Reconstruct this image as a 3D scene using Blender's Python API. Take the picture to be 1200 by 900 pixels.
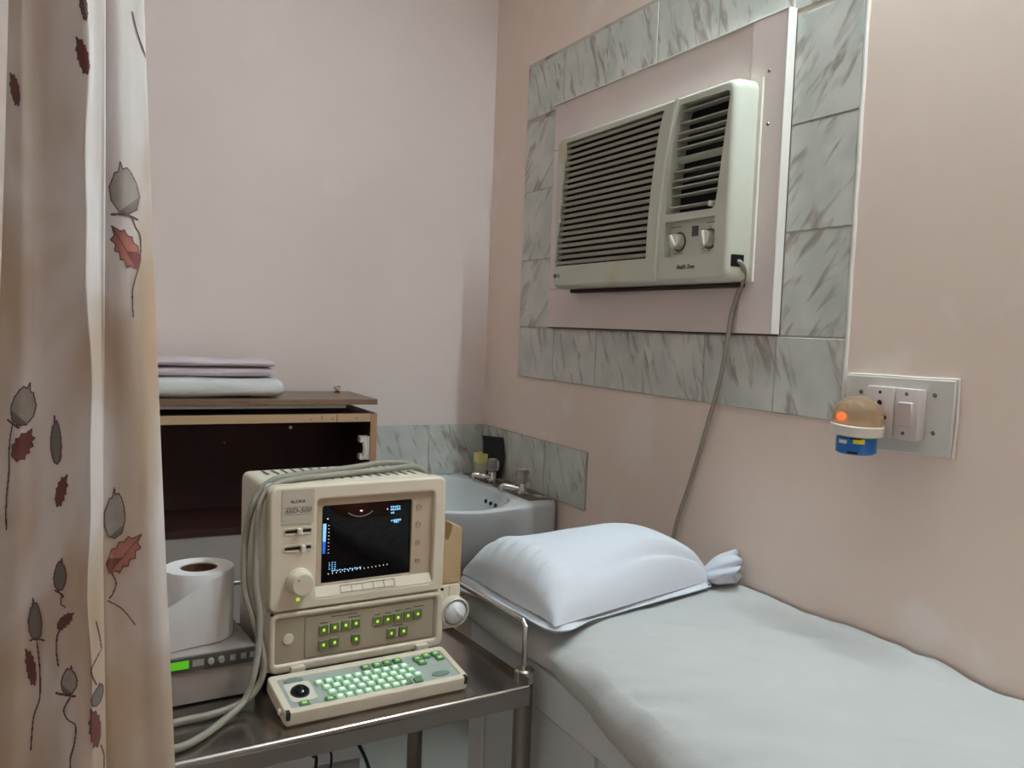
import bpy, bmesh, math, random
import numpy as np
from mathutils import Matrix, Vector, noise

for o in list(bpy.data.objects):
    bpy.data.objects.remove(o)
SC = bpy.context.scene
COL = SC.collection
PI = math.pi

# ------------------------------------------------------------------ camera
def camera():
    yaw, pitch, roll = 0.4760, -0.0650, 0.0377
    cy, sy, cp, sp = math.cos(yaw), math.sin(yaw), math.cos(pitch), math.sin(pitch)
    F = Vector((sy * cp, cy * cp, sp)); R = Vector((cy, -sy, 0)); U = R.cross(F)
    cr, sr = math.cos(roll), math.sin(roll)
    R2 = R * cr + U * sr; U2 = U * cr - R * sr
    cd = bpy.data.cameras.new('camera'); co = bpy.data.objects.new('camera', cd); COL.objects.link(co)
    cd.sensor_fit = 'HORIZONTAL'; cd.sensor_width = 36.0; cd.lens = 1014.87 / 1200 * 36.0
    cd.clip_start = 0.02
    m = Matrix((R2, U2, -F)).transposed().to_4x4(); m.translation = (-1.243, -2.6066, 1.3)
    co.matrix_world = m
    SC.camera = co
camera()

# ------------------------------------------------------------------ light
W = bpy.data.worlds.new('world'); SC.world = W; W.use_nodes = True
W.node_tree.nodes['Background'].inputs[0].default_value = (0.80, 0.86, 0.90, 1)
W.node_tree.nodes['Background'].inputs[1].default_value = 0.15
SC.view_settings.view_transform = 'Standard'; SC.view_settings.look = 'None'
SC.view_settings.gamma = 1.0; SC.view_settings.exposure = 0.0
SC.view_settings.use_curve_mapping = False
SC.cycles.max_bounces = 8; SC.cycles.diffuse_bounces = 5

TUBE_P, TUBE_L, TUBE_W = (-.075, -1.85, 2.52), 1.2, 180      # fluorescent tube high on the right wall (built at the end)

# ------------------------------------------------------------------ materials
def lin(r, g, b):
    f = lambda c: ((c / 255 + .055) / 1.055) ** 2.4 if c > 10 else c / 255 / 12.92
    return (f(r), f(g), f(b), 1)
MATS = {}
def mat(name, rgb, rough=0.5, metal=0.0, emit=None, es=0.0, trans=0.0, ior=1.45, var=0.0, vscale=8, bump=0.0, bscale=60, spec=0.5, dirt=None, dirt_s=5, dirt_t=(0.55, 0.75), sss=0, stretch=(1, 1, 1), alpha=1):
    m = bpy.data.materials.new(name); m.use_nodes = True; nt = m.node_tree; b = nt.nodes['Principled BSDF']
    c = lin(*rgb); b.inputs['Base Color'].default_value = c
    b.inputs['Roughness'].default_value = rough; b.inputs['Metallic'].default_value = metal
    b.inputs['IOR'].default_value = ior; b.inputs['Transmission Weight'].default_value = trans
    b.inputs['Specular IOR Level'].default_value = spec
    if emit: b.inputs['Emission Color'].default_value = lin(*emit); b.inputs['Emission Strength'].default_value = es
    tc = nt.nodes.new('ShaderNodeTexCoord'); src = tc.outputs['Object']
    if stretch != (1, 1, 1):
        mp = nt.nodes.new('ShaderNodeMapping'); mp.inputs['Scale'].default_value = stretch
        nt.links.new(src, mp.inputs[0]); src = mp.outputs[0]
    col = None
    if var > 0:
        n = nt.nodes.new('ShaderNodeTexNoise'); n.inputs['Scale'].default_value = vscale; n.inputs['Detail'].default_value = 5
        nt.links.new(src, n.inputs['Vector'])
        r = nt.nodes.new('ShaderNodeValToRGB'); r.color_ramp.elements[0].position = .3; r.color_ramp.elements[1].position = .7
        r.color_ramp.elements[0].color = tuple(x * (1 - var) for x in c[:3]) + (1,)
        r.color_ramp.elements[1].color = tuple(min(1, x * (1 + var)) for x in c[:3]) + (1,)
        nt.links.new(n.outputs['Fac'], r.inputs[0]); col = r.outputs[0]
    if dirt:
        n = nt.nodes.new('ShaderNodeTexNoise'); n.inputs['Scale'].default_value = dirt_s; n.inputs['Detail'].default_value = 6
        nt.links.new(src, n.inputs['Vector'])
        r = nt.nodes.new('ShaderNodeValToRGB'); r.color_ramp.elements[0].position = dirt_t[0]; r.color_ramp.elements[1].position = dirt_t[1]
        nt.links.new(n.outputs['Fac'], r.inputs[0])
        mx = nt.nodes.new('ShaderNodeMix'); mx.data_type = 'RGBA'
        nt.links.new(r.outputs[0], mx.inputs[0])
        if col: nt.links.new(col, mx.inputs[6])
        else: mx.inputs[6].default_value = c
        mx.inputs[7].default_value = lin(*dirt); col = mx.outputs[2]
    if col: nt.links.new(col, b.inputs['Base Color'])
    if bump > 0:
        n = nt.nodes.new('ShaderNodeTexNoise'); n.inputs['Scale'].default_value = bscale; n.inputs['Detail'].default_value = 4
        nt.links.new(src, n.inputs['Vector'])
        bp = nt.nodes.new('ShaderNodeBump'); bp.inputs['Strength'].default_value = bump; bp.inputs['Distance'].default_value = .01
        nt.links.new(n.outputs['Fac'], bp.inputs['Height']); nt.links.new(bp.outputs[0], b.inputs['Normal'])
    MATS[name] = m
    return m

def marble(name, ang, plane='x'):
    """pale grey-green glazed tile with brown-grey diagonal brush strokes"""
    m = bpy.data.materials.new(name); m.use_nodes = True; nt = m.node_tree; b = nt.nodes['Principled BSDF']
    b.inputs['Roughness'].default_value = .22
    tc = nt.nodes.new('ShaderNodeTexCoord'); oi = nt.nodes.new('ShaderNodeObjectInfo')
    sh = nt.nodes.new('ShaderNodeVectorMath'); sh.operation = 'SCALE'; sh.inputs['Scale'].default_value = 7.0
    cmb = nt.nodes.new('ShaderNodeCombineXYZ')
    for k in range(3): nt.links.new(oi.outputs['Random'], cmb.inputs[k])
    nt.links.new(cmb.outputs[0], sh.inputs[0])
    rot = nt.nodes.new('ShaderNodeMapping'); rot.vector_type = 'POINT'
    rot.inputs['Rotation'].default_value = (ang, 0, 0) if plane == 'x' else (0, ang, 0)
    nt.links.new(tc.outputs['Object'], rot.inputs[0])
    sc = nt.nodes.new('ShaderNodeMapping')
    sc.inputs['Scale'].default_value = (1, 42, 11) if plane == 'x' else (42, 1, 11)
    nt.links.new(rot.outputs[0], sc.inputs[0])
    ad = nt.nodes.new('ShaderNodeVectorMath'); ad.operation = 'ADD'
    nt.links.new(sc.outputs[0], ad.inputs[0]); nt.links.new(sh.outputs[0], ad.inputs[1])
    n = nt.nodes.new('ShaderNodeTexNoise'); n.inputs['Scale'].default_value = 1.0; n.inputs['Detail'].default_value = 2.5; n.inputs['Distortion'].default_value = .6
    nt.links.new(ad.outputs[0], n.inputs['Vector'])
    r = nt.nodes.new('ShaderNodeValToRGB'); r.color_ramp.elements[0].position = .535; r.color_ramp.elements[1].position = .69
    nt.links.new(n.outputs['Fac'], r.inputs[0])
    ad2 = nt.nodes.new('ShaderNodeVectorMath'); ad2.operation = 'ADD'
    nt.links.new(tc.outputs['Object'], ad2.inputs[0]); nt.links.new(sh.outputs[0], ad2.inputs[1])
    n2 = nt.nodes.new('ShaderNodeTexNoise'); n2.inputs['Scale'].default_value = 13; n2.inputs['Detail'].default_value = 2
    nt.links.new(ad2.outputs[0], n2.inputs['Vector'])
    r2 = nt.nodes.new('ShaderNodeValToRGB'); r2.color_ramp.elements[0].color = lin(194, 198, 190); r2.color_ramp.elements[1].color = lin(214, 213, 206)
    r2.color_ramp.elements[0].position = .35; r2.color_ramp.elements[1].position = .65
    nt.links.new(n2.outputs['Fac'], r2.inputs[0])
    mu = nt.nodes.new('ShaderNodeMath'); mu.operation = 'MULTIPLY'; mu.inputs[1].default_value = .75
    nt.links.new(r.outputs[0], mu.inputs[0])
    mx = nt.nodes.new('ShaderNodeMix'); mx.data_type = 'RGBA'
    nt.links.new(mu.outputs[0], mx.inputs[0]); nt.links.new(r2.outputs[0], mx.inputs[6]); mx.inputs[7].default_value = lin(146, 130, 122)
    nt.links.new(mx.outputs[2], b.inputs['Base Color'])
    MATS[name] = m
    return m

def wall_mat(name, rgb, patch, tint):
    m = mat(name, rgb, rough=.55, var=.045, vscale=2.0, bump=.05, bscale=30, dirt=patch, dirt_s=4.2, dirt_t=(.60, .68))
    return m

M_wr = wall_mat('wall_paint_right', (239, 219, 206), (242, 228, 219), None)
M_wb = wall_mat('wall_paint_back', (230, 215, 209), (232, 218, 212), None)
M_ceil = mat('ceiling_paint', (240, 240, 238), .8)
M_floor = mat('floor_tile', (176, 176, 168), .3, var=.06, vscale=6)
M_tile_a = marble('tile_glaze_falling', math.radians(24), 'x')
M_tile_b = marble('tile_glaze_rising', math.radians(-42), 'x')
M_tile_c = marble('tile_glaze_back', math.radians(26), 'y')
M_grout = mat('grout', (186, 178, 166), .9, dirt=(118, 104, 90), dirt_s=9, dirt_t=(.55, .75))
M_putty = mat('white_putty', (226, 220, 212), .8, var=.05)
M_board = mat('pink_board', (224, 209, 204), .5, var=.03, vscale=5, bump=.06, bscale=50)
M_acp = mat('ac_plastic', (200, 201, 186), .38, var=.03, vscale=6, dirt=(196, 186, 140), dirt_s=5, dirt_t=(.6, .75))
M_slat = mat('ac_slat', (160, 155, 140), .45, var=.06, vscale=10)
M_dark = mat('dark_recess', (14, 13, 12), .8)
M_gap = mat('dark_gap', (60, 48, 38), .9)
M_louv = mat('ac_louver', (178, 176, 164), .4)
M_knobac = mat('ac_knob', (200, 200, 184), .35)
M_greytxt = mat('print_grey', (96, 92, 84), .6)
M_black = mat('black_plastic', (18, 18, 18), .4)
M_cordg = mat('grey_cord', (150, 140, 128), .5, var=.05, vscale=40)
M_wplast = mat('switch_plastic', (205, 194, 190), .35)
M_plate = mat('switch_plate', (210, 206, 198), .4, var=.04, vscale=12)
M_screw = mat('screw', (120, 116, 108), .35, .8)
M_amber = mat('amber_dome', (200, 172, 142), .10, trans=.65, ior=1.15)
M_glint = mat('orange_glint_glow', (255, 120, 40), .4, emit=(255, 120, 40), es=1.6)  # emission imitates an orange reflection
M_bluel = mat('blue_label', (34, 110, 186), .3)
M_yel = mat('yellow_label', (226, 214, 40), .35)
M_wht = mat('white_plastic', (224, 218, 206), .35)
M_wood = mat('cabinet_laminate', (120, 98, 78), .32, var=.10, vscale=6, stretch=(.4, 6, 12), dirt=(104, 82, 62), dirt_s=4)
M_woode = mat('cabinet_edge', (186, 156, 122), .5, var=.08, vscale=14, stretch=(.3, 4, 4))
M_woodo = mat('orange_edge', (174, 134, 102), .5, var=.08, vscale=10, stretch=(4, 4, .4))
M_woodd = mat('dark_interior', (46, 20, 15), .6, var=.2, vscale=5, stretch=(.6, 3, 6))
M_hinge = mat('hinge_metal', (226, 224, 216), .35, .35)
M_grey = mat('base_grey', (158, 150, 146), .5, var=.04, vscale=4)
M_sheetw = mat('white_cloth', (218, 218, 216), .9, var=.03, vscale=9, bump=.25, bscale=45)
M_towel = mat('lilac_cloth', (216, 202, 208), .95, var=.07, vscale=24, stretch=(.4, 2, 6), bump=.4, bscale=60)
M_bed = mat('bed_paint', (216, 220, 222), .45, var=.04, vscale=5, bump=.06, bscale=60)
M_linen = mat('mattress_sheet', (188, 188, 186), .92, var=.025, vscale=5, bump=.55, bscale=11)
M_pillow = mat('pillow_cotton', (216, 220, 228), .9, var=.015, vscale=7, bump=.18, bscale=26)
M_cer = mat('ceramic', (211, 214, 216), .1, var=.02, vscale=4)
M_chrome = mat('chrome', (216, 213, 208), .16, 1.0)
M_steel = mat('stainless', (172, 167, 162), .21, 1.0, var=.06, vscale=5, bump=.03, bscale=14)
M_steelp = mat('stainless_pipe', (142, 134, 126), .28, 1.0)
M_acryl = mat('clear_acrylic', (214, 206, 204), .08, trans=.7, ior=1.45)
M_grime = mat('sink_grime', (104, 88, 74), .5, var=.25, vscale=16, dirt=(196, 198, 196), dirt_s=11, dirt_t=(.50, .60))
M_bpad = mat('black_rubber', (20, 22, 23), .55)
M_ytub = mat('tub_clear', (212, 206, 176), .2, trans=.35)
M_ylid = mat('tub_yellow', (206, 190, 116), .4)
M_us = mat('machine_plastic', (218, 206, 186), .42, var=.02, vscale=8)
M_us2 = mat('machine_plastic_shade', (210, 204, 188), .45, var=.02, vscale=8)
M_bez = mat('bezel_plastic', (190, 172, 148), .45)
M_pan = mat('panel_membrane', (166, 154, 136), .4)
M_lab = mat('label_plate', (190, 182, 166), .4)
M_scr = mat('screen_glass', (10, 7, 9), .05, spec=.22)
M_cyan = mat('screen_text', (0, 0, 0), .5, emit=(140, 205, 255), es=1.1)
M_white_e = mat('screen_dot', (0, 0, 0), .5, emit=(255, 250, 240), es=1.2)
M_dim = mat('screen_dim', (0, 0, 0), .5, emit=(112, 110, 118), es=.7)
M_kg = mat('key_olive', (96, 106, 66), .45, emit=(96, 112, 52), es=.10)
M_led2 = mat('key_led_soft', (140, 190, 96), .4, emit=(150, 205, 90), es=.5)
M_led = mat('key_led', (160, 210, 60), .4, emit=(186, 226, 70), es=.8)
M_keyl = mat('key_backlit', (176, 200, 180), .4, emit=(130, 200, 145), es=.20)
M_keyc = mat('key_glow', (214, 240, 210), .4, emit=(214, 250, 196), es=.75)
M_kbp = mat('keyboard_membrane', (166, 176, 168), .4)
M_kpad = mat('keyboard_pad', (118, 140, 128), .4)
M_greeng = mat('key_dark_green', (92, 124, 96), .45, emit=(70, 120, 70), es=.1)
M_tan = mat('aged_plastic', (184, 158, 122), .45, var=.04)
M_probe = mat('probe_white', (216, 218, 220), .25)
M_cable = mat('probe_cable_grey', (140, 135, 122), .5)
M_prn = mat('printer_case', (156, 148, 142), .45, var=.04, vscale=6)
M_prnf = mat('printer_face', (72, 70, 67), .4)
M_btn = mat('printer_button', (146, 142, 136), .4)
M_lcd = mat('printer_lcd', (90, 200, 30), .3, emit=(110, 215, 40), es=.22)
M_paper = mat('thermal_paper', (222, 220, 220), .6)
M_core = mat('cardboard_core', (92, 58, 40), .8, var=.2, vscale=30)
M_blackc = mat('black_cable', (16, 16, 17), .5)
M_tubew = mat('tube_glow', (255, 255, 255), .4, emit=(230, 249, 255), es=TUBE_W)
M_lampb = mat('lamp_white', (230, 230, 225), .5)
M_fl_grey = mat('print_bud', (150, 144, 136), .9, var=.12, vscale=60)
M_fl_red = mat('print_leaf', (160, 104, 94), .9, var=.12, vscale=60)
M_fl_dark = mat('print_line', (92, 68, 64), .9)
M_fl_mar = mat('print_leaf_dark', (112, 62, 60), .9, var=.1, vscale=60)
M_ledge = mat('red_trinket', (216, 120, 96), .3)

def curtain_mat():
    m = bpy.data.materials.new('curtain_print'); m.use_nodes = True; nt = m.node_tree; b = nt.nodes['Principled BSDF']
    b.inputs['Roughness'].default_value = .9
    tc = nt.nodes.new('ShaderNodeTexCoord')
    mp = nt.nodes.new('ShaderNodeMapping'); mp.inputs['Scale'].default_value = (9, 2.0, 3.2); mp.inputs['Location'].default_value = (1.3, .4, .7)
    nt.links.new(tc.outputs['Object'], mp.inputs[0])
    n = nt.nodes.new('ShaderNodeTexNoise'); n.inputs['Scale'].default_value = 1.0; n.inputs['Detail'].default_value = 3; n.inputs['Distortion'].default_value = .4
    nt.links.new(mp.outputs[0], n.inputs['Vector'])
    r = nt.nodes.new('ShaderNodeValToRGB'); e = r.color_ramp.elements
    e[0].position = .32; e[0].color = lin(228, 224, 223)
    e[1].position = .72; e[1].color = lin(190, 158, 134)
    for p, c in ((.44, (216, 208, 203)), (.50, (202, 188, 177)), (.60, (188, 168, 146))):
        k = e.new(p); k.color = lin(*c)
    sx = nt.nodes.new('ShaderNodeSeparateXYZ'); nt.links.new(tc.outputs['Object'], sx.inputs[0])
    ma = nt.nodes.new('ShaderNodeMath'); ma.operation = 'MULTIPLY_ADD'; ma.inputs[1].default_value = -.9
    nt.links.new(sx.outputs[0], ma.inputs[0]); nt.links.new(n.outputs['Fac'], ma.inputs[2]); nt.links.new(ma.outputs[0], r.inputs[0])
    w = nt.nodes.new('ShaderNodeTexNoise'); w.inputs['Scale'].default_value = 420; w.inputs['Detail'].default_value = 1
    nt.links.new(tc.outputs['Object'], w.inputs['Vector'])
    bp = nt.nodes.new('ShaderNodeBump'); bp.inputs['Strength'].default_value = .12; bp.inputs['Distance'].default_value = .002
    nt.links.new(w.outputs['Fac'], bp.inputs['Height']); nt.links.new(bp.outputs[0], b.inputs['Normal'])
    nt.links.new(r.outputs[0], b.inputs['Base Color'])
    tr = nt.nodes.new('ShaderNodeBsdfTranslucent'); nt.links.new(r.outputs[0], tr.inputs[0])
    mx = nt.nodes.new('ShaderNodeMixShader'); mx.inputs[0].default_value = .25
    out = nt.nodes['Material Output']
    nt.links.new(b.outputs[0], mx.inputs[1]); nt.links.new(tr.outputs[0], mx.inputs[2]); nt.links.new(mx.outputs[0], out.inputs[0])
    return m
M_curt = curtain_mat()

# ------------------------------------------------------------------ helpers
WM = {}      # world matrices of everything built
def thing(name, label, cat, loc, rotz=0.0, group=None):
    o = bpy.data.objects.new(name, None); COL.objects.link(o); o.empty_display_size = .05
    o.location = loc; o.rotation_euler = (0, 0, rotz)
    WM[o] = Matrix.Translation(loc) @ Matrix.Rotation(rotz, 4, 'Z')
    tag(o, label, cat, group); return o
def tag(o, label, cat, group=None):
    o['label'] = label; o['category'] = cat
    if group: o['group'] = group
    return o

def mk(name, geo, mats, parent=None, M=None, smooth=False, label=None):
    """link a bmesh or mesh (coordinates in frame M, default world) as ONE object with its own centre"""
    if isinstance(geo, bmesh.types.BMesh):
        me = bpy.data.meshes.new(name); geo.to_mesh(me); geo.free()
    else: me = geo; me.name = name
    if not isinstance(mats, (list, tuple)): mats = [mats]
    if len(me.materials): me.materials.clear()
    for m in mats: me.materials.append(m)
    if M is not None: me.transform(M)
    PM = WM[parent] if parent else Matrix.Identity(4)
    me.transform(PM.inverted())
    n = len(me.vertices); co = np.empty(n * 3, np.float32); me.vertices.foreach_get('co', co); co = co.reshape(-1, 3)
    c = Vector((co.min(0) + co.max(0)).astype(float) / 2)
    if not parent: c.z = float(co[:, 2].min())
    me.transform(Matrix.Translation(-c))
    if smooth:
        me.polygons.foreach_set('use_smooth', [True] * len(me.polygons))
        if smooth != 'all': me.set_sharp_from_angle(angle=math.radians(38 if smooth is True else smooth))
    me.update()
    o = bpy.data.objects.new(name, me); COL.objects.link(o); o.location = c
    if parent: o.parent = parent
    WM[o] = PM @ Matrix.Translation(c)
    if label: o['label'] = label
    return o
def dup(src, dlocal, parent=None):
    o = src.copy(); COL.objects.link(o); o.location = src.location + Vector(dlocal)
    WM[o] = WM[src].copy()
    return o
def struct(o): o['kind'] = 'structure'; return o

def box(bm, a, b, bev=0.0, seg=2, mi=0, M=None):
    vs = []
    for x in (a[0], b[0]):
        for y in (a[1], b[1]):
            for z in (a[2], b[2]): vs.append(bm.verts.new((x, y, z)))
    fs = [bm.faces.new([vs[i] for i in q]) for q in ((0, 1, 3, 2), (4, 6, 7, 5), (0, 4, 5, 1), (2, 3, 7, 6), (0, 2, 6, 4), (1, 5, 7, 3))]
    bmesh.ops.recalc_face_normals(bm, faces=fs)
    for f in fs: f.material_index = mi
    if bev > 0:
        es = list({e for f in fs for e in f.edges})
        r = bmesh.ops.bevel(bm, geom=es, offset=bev, segments=seg, profile=.5, affect='EDGES')
        vs = list({v for f in r['faces'] for v in f.verts} | {v for v in vs if v.is_valid})
        for f in r['faces']: f.material_index = mi
    if M is not None: bmesh.ops.transform(bm, matrix=M, verts=[v for v in vs if v.is_valid])
    return vs
def boxm(a, b, bev=0.0, seg=2, M=None):
    bm = bmesh.new(); box(bm, a, b, bev, seg, 0, M); return bm

def lathe(bm, prof, n=24, mi=0, M=None, cap=True, sx=1, sy=1):
    rings = []
    for r, z in prof:
        rings.append([bm.verts.new((r * math.cos(2 * PI * k / n) * sx, r * math.sin(2 * PI * k / n) * sy, z)) for k in range(n)])
    fs = []
    for i in range(len(rings) - 1):
        for k in range(n):
            fs.append(bm.faces.new((rings[i][k], rings[i][(k + 1) % n], rings[i + 1][(k + 1) % n], rings[i + 1][k])))
    if cap:
        if prof[0][0] > 1e-5: fs.append(bm.faces.new(rings[0][::-1]))
        if prof[-1][0] > 1e-5: fs.append(bm.faces.new(rings[-1]))
    for f in fs: f.material_index = mi
    vs = [v for r in rings for v in r]
    if M is not None: bmesh.ops.transform(bm, matrix=M, verts=vs)
    return vs
def lathem(prof, n=24, M=None, **k):
    bm = bmesh.new(); lathe(bm, prof, n, M=M, **k); return bm

def catmull(pts, n=8, closed=False):
    P = [Vector(p) for p in pts]; out = []; N = len(P)
    for i in range(N if closed else N - 1):
        g = (lambda k: P[k % N]) if closed else (lambda k: P[min(max(k, 0), N - 1)])
        p0, p1, p2, p3 = g(i - 1), g(i), g(i + 1), g(i + 2)
        for j in range(n):
            t = j / n
            out.append(.5 * ((2 * p1) + (p2 - p0) * t + (2 * p0 - 5 * p1 + 4 * p2 - p3) * t * t + (3 * p1 - p0 - 3 * p2 + p3) * t ** 3))
    if not closed: out.append(P[-1].copy())
    return out
def tube(bm, pts, r, n=8, mi=0, cap=True):
    pts = [Vector(p) for p in pts]; rings = []; up = None
    for i, p in enumerate(pts):
        t = (pts[min(i + 1, len(pts) - 1)] - pts[max(i - 1, 0)]).normalized()
        if up is None:
            up = Vector((0, 0, 1)) if abs(t.z) < .9 else Vector((1, 0, 0))
        s = t.cross(up).normalized(); up = s.cross(t).normalized()
        rr = r[i] if isinstance(r, (list, tuple)) else r
        rings.append([bm.verts.new(p + (s * math.cos(2 * PI * k / n) + up * math.sin(2 * PI * k / n)) * rr) for k in range(n)])
    fs = []
    for i in range(len(rings) - 1):
        for k in range(n): fs.append(bm.faces.new((rings[i][k], rings[i][(k + 1) % n], rings[i + 1][(k + 1) % n], rings[i + 1][k])))
    if cap: fs.append(bm.faces.new(rings[0][::-1])); fs.append(bm.faces.new(rings[-1]))
    for f in fs: f.material_index = mi
    bmesh.ops.recalc_face_normals(bm, faces=fs)
def tubem(pts, r, n=8):
    bm = bmesh.new(); tube(bm, pts, r, n); return bm

def rr(x0, y0, x1, y1, r, n=4):
    out = []
    for cx, cy, a0 in ((x1 - r, y0 + r, -PI / 2), (x1 - r, y1 - r, 0), (x0 + r, y1 - r, PI / 2), (x0 + r, y0 + r, PI)):
        for k in range(n + 1):
            a = a0 + PI / 2 * k / n; out.append((cx + r * math.cos(a), cy + r * math.sin(a)))
    return out
def circ(x, y, r, n=20, sy=1): return [(x + r * math.cos(2 * PI * k / n), y + r * sy * math.sin(2 * PI * k / n)) for k in range(n)]
def plate(outer, holes, z0, z1, bevel=0.0, seg=2):
    """extruded flat plate in local XY, between z0 and z1"""
    cu = bpy.data.curves.new('tmp', 'CURVE'); cu.dimensions = '2D'; cu.fill_mode = 'BOTH'
    for P in [outer] + list(holes):
        s = cu.splines.new('POLY'); s.points.add(len(P) - 1); s.use_cyclic_u = True
        for k, p in enumerate(P): s.points[k].co = (p[0], p[1], 0, 1)
    cu.extrude = max((z1 - z0) / 2 - bevel, 1e-5); cu.bevel_depth = bevel; cu.bevel_resolution = seg; cu.offset = -bevel
    ob = bpy.data.objects.new('tmp', cu); COL.objects.link(ob)
    dg = bpy.context.evaluated_depsgraph_get(); dg.update()
    me = bpy.data.meshes.new_from_object(ob.evaluated_get(dg))
    bpy.data.objects.remove(ob); bpy.data.curves.remove(cu)
    me.transform(Matrix.Translation((0, 0, (z0 + z1) / 2)))
    return me
def text(s, size, depth=.0003, shear=0.0, width=None):
    cu = bpy.data.curves.new('tmp', 'FONT'); cu.body = s; cu.size = size; cu.extrude = depth; cu.shear = shear
    cu.align_x = 'CENTER'; cu.align_y = 'CENTER'; cu.resolution_u = 3
    ob = bpy.data.objects.new('tmp', cu); COL.objects.link(ob)
    dg = bpy.context.evaluated_depsgraph_get(); dg.update()
    me = bpy.data.meshes.new_from_object(ob.evaluated_get(dg))
    bpy.data.objects.remove(ob); bpy.data.curves.remove(cu)
    if width:
        xs = [v.co.x for v in me.vertices]; k = width / (max(xs) - min(xs)); me.transform(Matrix.Diagonal((k, 1, 1, 1)))
    return me
def merge(bm, me, M=None, mi=0):
    me2 = me.copy()
    if M is not None: me2.transform(M)
    n0 = len(bm.faces); bm.from_mesh(me2); bm.faces.ensure_lookup_table()
    for f in bm.faces[n0:]: f.material_index = mi
    bpy.data.meshes.remove(me2)
def grid(bm, fn, nu, nv, mi=0, closed_u=False):
    V = [[bm.verts.new(fn(i / nu, j / nv)) for j in range(nv + 1)] for i in range(nu if closed_u else nu + 1)]
    N = len(V)
    for i in range(N if closed_u else N - 1):
        for j in range(nv):
            f = bm.faces.new((V[i][j], V[(i + 1) % N][j], V[(i + 1) % N][j + 1], V[i][j + 1])); f.material_index = mi
    return V
def nz(x, y, z=0.0, s=1.0): return noise.noise(Vector((x * s, y * s, z * s)))
T = Matrix.Translation
def Rx(a): return Matrix.Rotation(a, 4, 'X')
def Ry(a): return Matrix.Rotation(a, 4, 'Y')
def Rz(a): return Matrix.Rotation(a, 4, 'Z')
# right wall frame: local x = -world y, local y = world z, local z = out of the wall (-world x)
MR = Matrix(((0, 0, -1, 0), (-1, 0, 0, 0), (0, 1, 0, 0), (0, 0, 0, 1)))
# back wall frame: local x = world x, local y = world z, local z = out of the wall (-world y)
MB = Matrix(((1, 0, 0, 0), (0, 0, -1, 0), (0, 1, 0, 0), (0, 0, 0, 1)))

# ------------------------------------------------------------------ room shell
XL, YF, ZC = -2.7, -4.0, 2.75
wall_right = struct(mk('wall_right', boxm((0, YF, 0), (.12, .12, ZC)), M_wr))
wall_back = struct(mk('wall_back', boxm((XL, 0, 0), (0, .12, ZC)), M_wb))
wall_left = struct(mk('wall_left', boxm((XL - .12, YF, 0), (XL, .12, ZC)), M_wb))
wall_front = struct(mk('wall_front', boxm((XL - .12, YF - .12, 0), (.12, YF, ZC)), M_wb))
ceiling = struct(mk('ceiling', boxm((XL - .12, YF - .12, ZC), (.12, .12, ZC + .1)), M_ceil))
floor_bm = bmesh.new(); box(floor_bm, (XL - .12, YF - .12, -.1), (.12, .12, 0))
floor = struct(mk('floor', floor_bm, M_floor))

# tile surround of the air conditioner, tile by tile (all 7 mm thick, grout bed 4 mm)
TG = .0016
def rtile(a0, a1, b0, b1, m, k=0):
    t = .0062 + .0008 * math.sin(k * 2.7)
    return mk('tile', boxm((a0 + TG, b0 + TG, .0005), (a1 - TG, b1 - TG, t), .0008, 1), m, wall_right, MR)
bed = bmesh.new()
for q in ((.24, .444, 1.1525, 2.09), (1.33, 1.4985, 1.1525, 2.09), (.444, 1.33, 1.93, 2.09), (.444, 1.33, 1.1525, 1.305)):
    box(bed, (q[0], q[2], 0), (q[1], q[3], .0045))
mk('grout_bed', bed, M_grout, wall_right, MR)
k = 0
for a0, a1 in ((.24, .457), (.457, .680), (.680, .893), (.893, 1.1165), (1.1165, 1.330), (1.330, 1.4985)):   # bottom course
    rtile(a0, a1, 1.1525, 1.303, M_tile_a, k); k += 1
for a0, a1 in ((.24, .457), (.457, .6747), (.6747, .890), (.890, 1.110), (1.110, 1.332), (1.332, 1.4985)):    # top course
    rtile(a0, a1, 1.9235, 2.0815, M_tile_a, k); k += 1
for b0, b1 in ((1.303, 1.503), (1.503, 1.7065), (1.7065, 1.9135)):                                             # both side columns
    rtile(.24, .442, b0, b1, M_tile_b, k); rtile(1.338, 1.4985, b0, b1, M_tile_b, k + 1); k += 2
rim = bmesh.new()
tube(rim, [(1.5015 + .0007 * math.sin(i * 1.7), 1.15 + .93 * i / 24, .003) for i in range(25)], .0042, 6)
mk('putty_edge', rim, M_putty, wall_right, MR, smooth=True)
# splash-back tiles of the basin
bed = bmesh.new(); box(bed, (.0, .815, 0), (.656, .975, .0045)); mk('grout_bed', bed, M_grout, wall_right, MR)
for i, (a0, a1) in enumerate(((.0065, .222), (.222, .429), (.429, .6545))): rtile(a0, a1, .8165, .975, M_tile_a, i + 30)
bed = bmesh.new(); box(bed, (-.70, .775, 0), (-.0045, .975, .0045)); mk('grout_bed', bed, M_grout, wall_back, MB)
for i, (a0, a1) in enumerate(((-.60, -.402), (-.402, -.198), (-.198, -.0068))):
    mk('tile', boxm((a0 + TG, .776, .0005), (a1 - TG, .975, .0065 + .0005 * (i % 2)), .0008, 1), M_tile_c, wall_back, MB)

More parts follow.
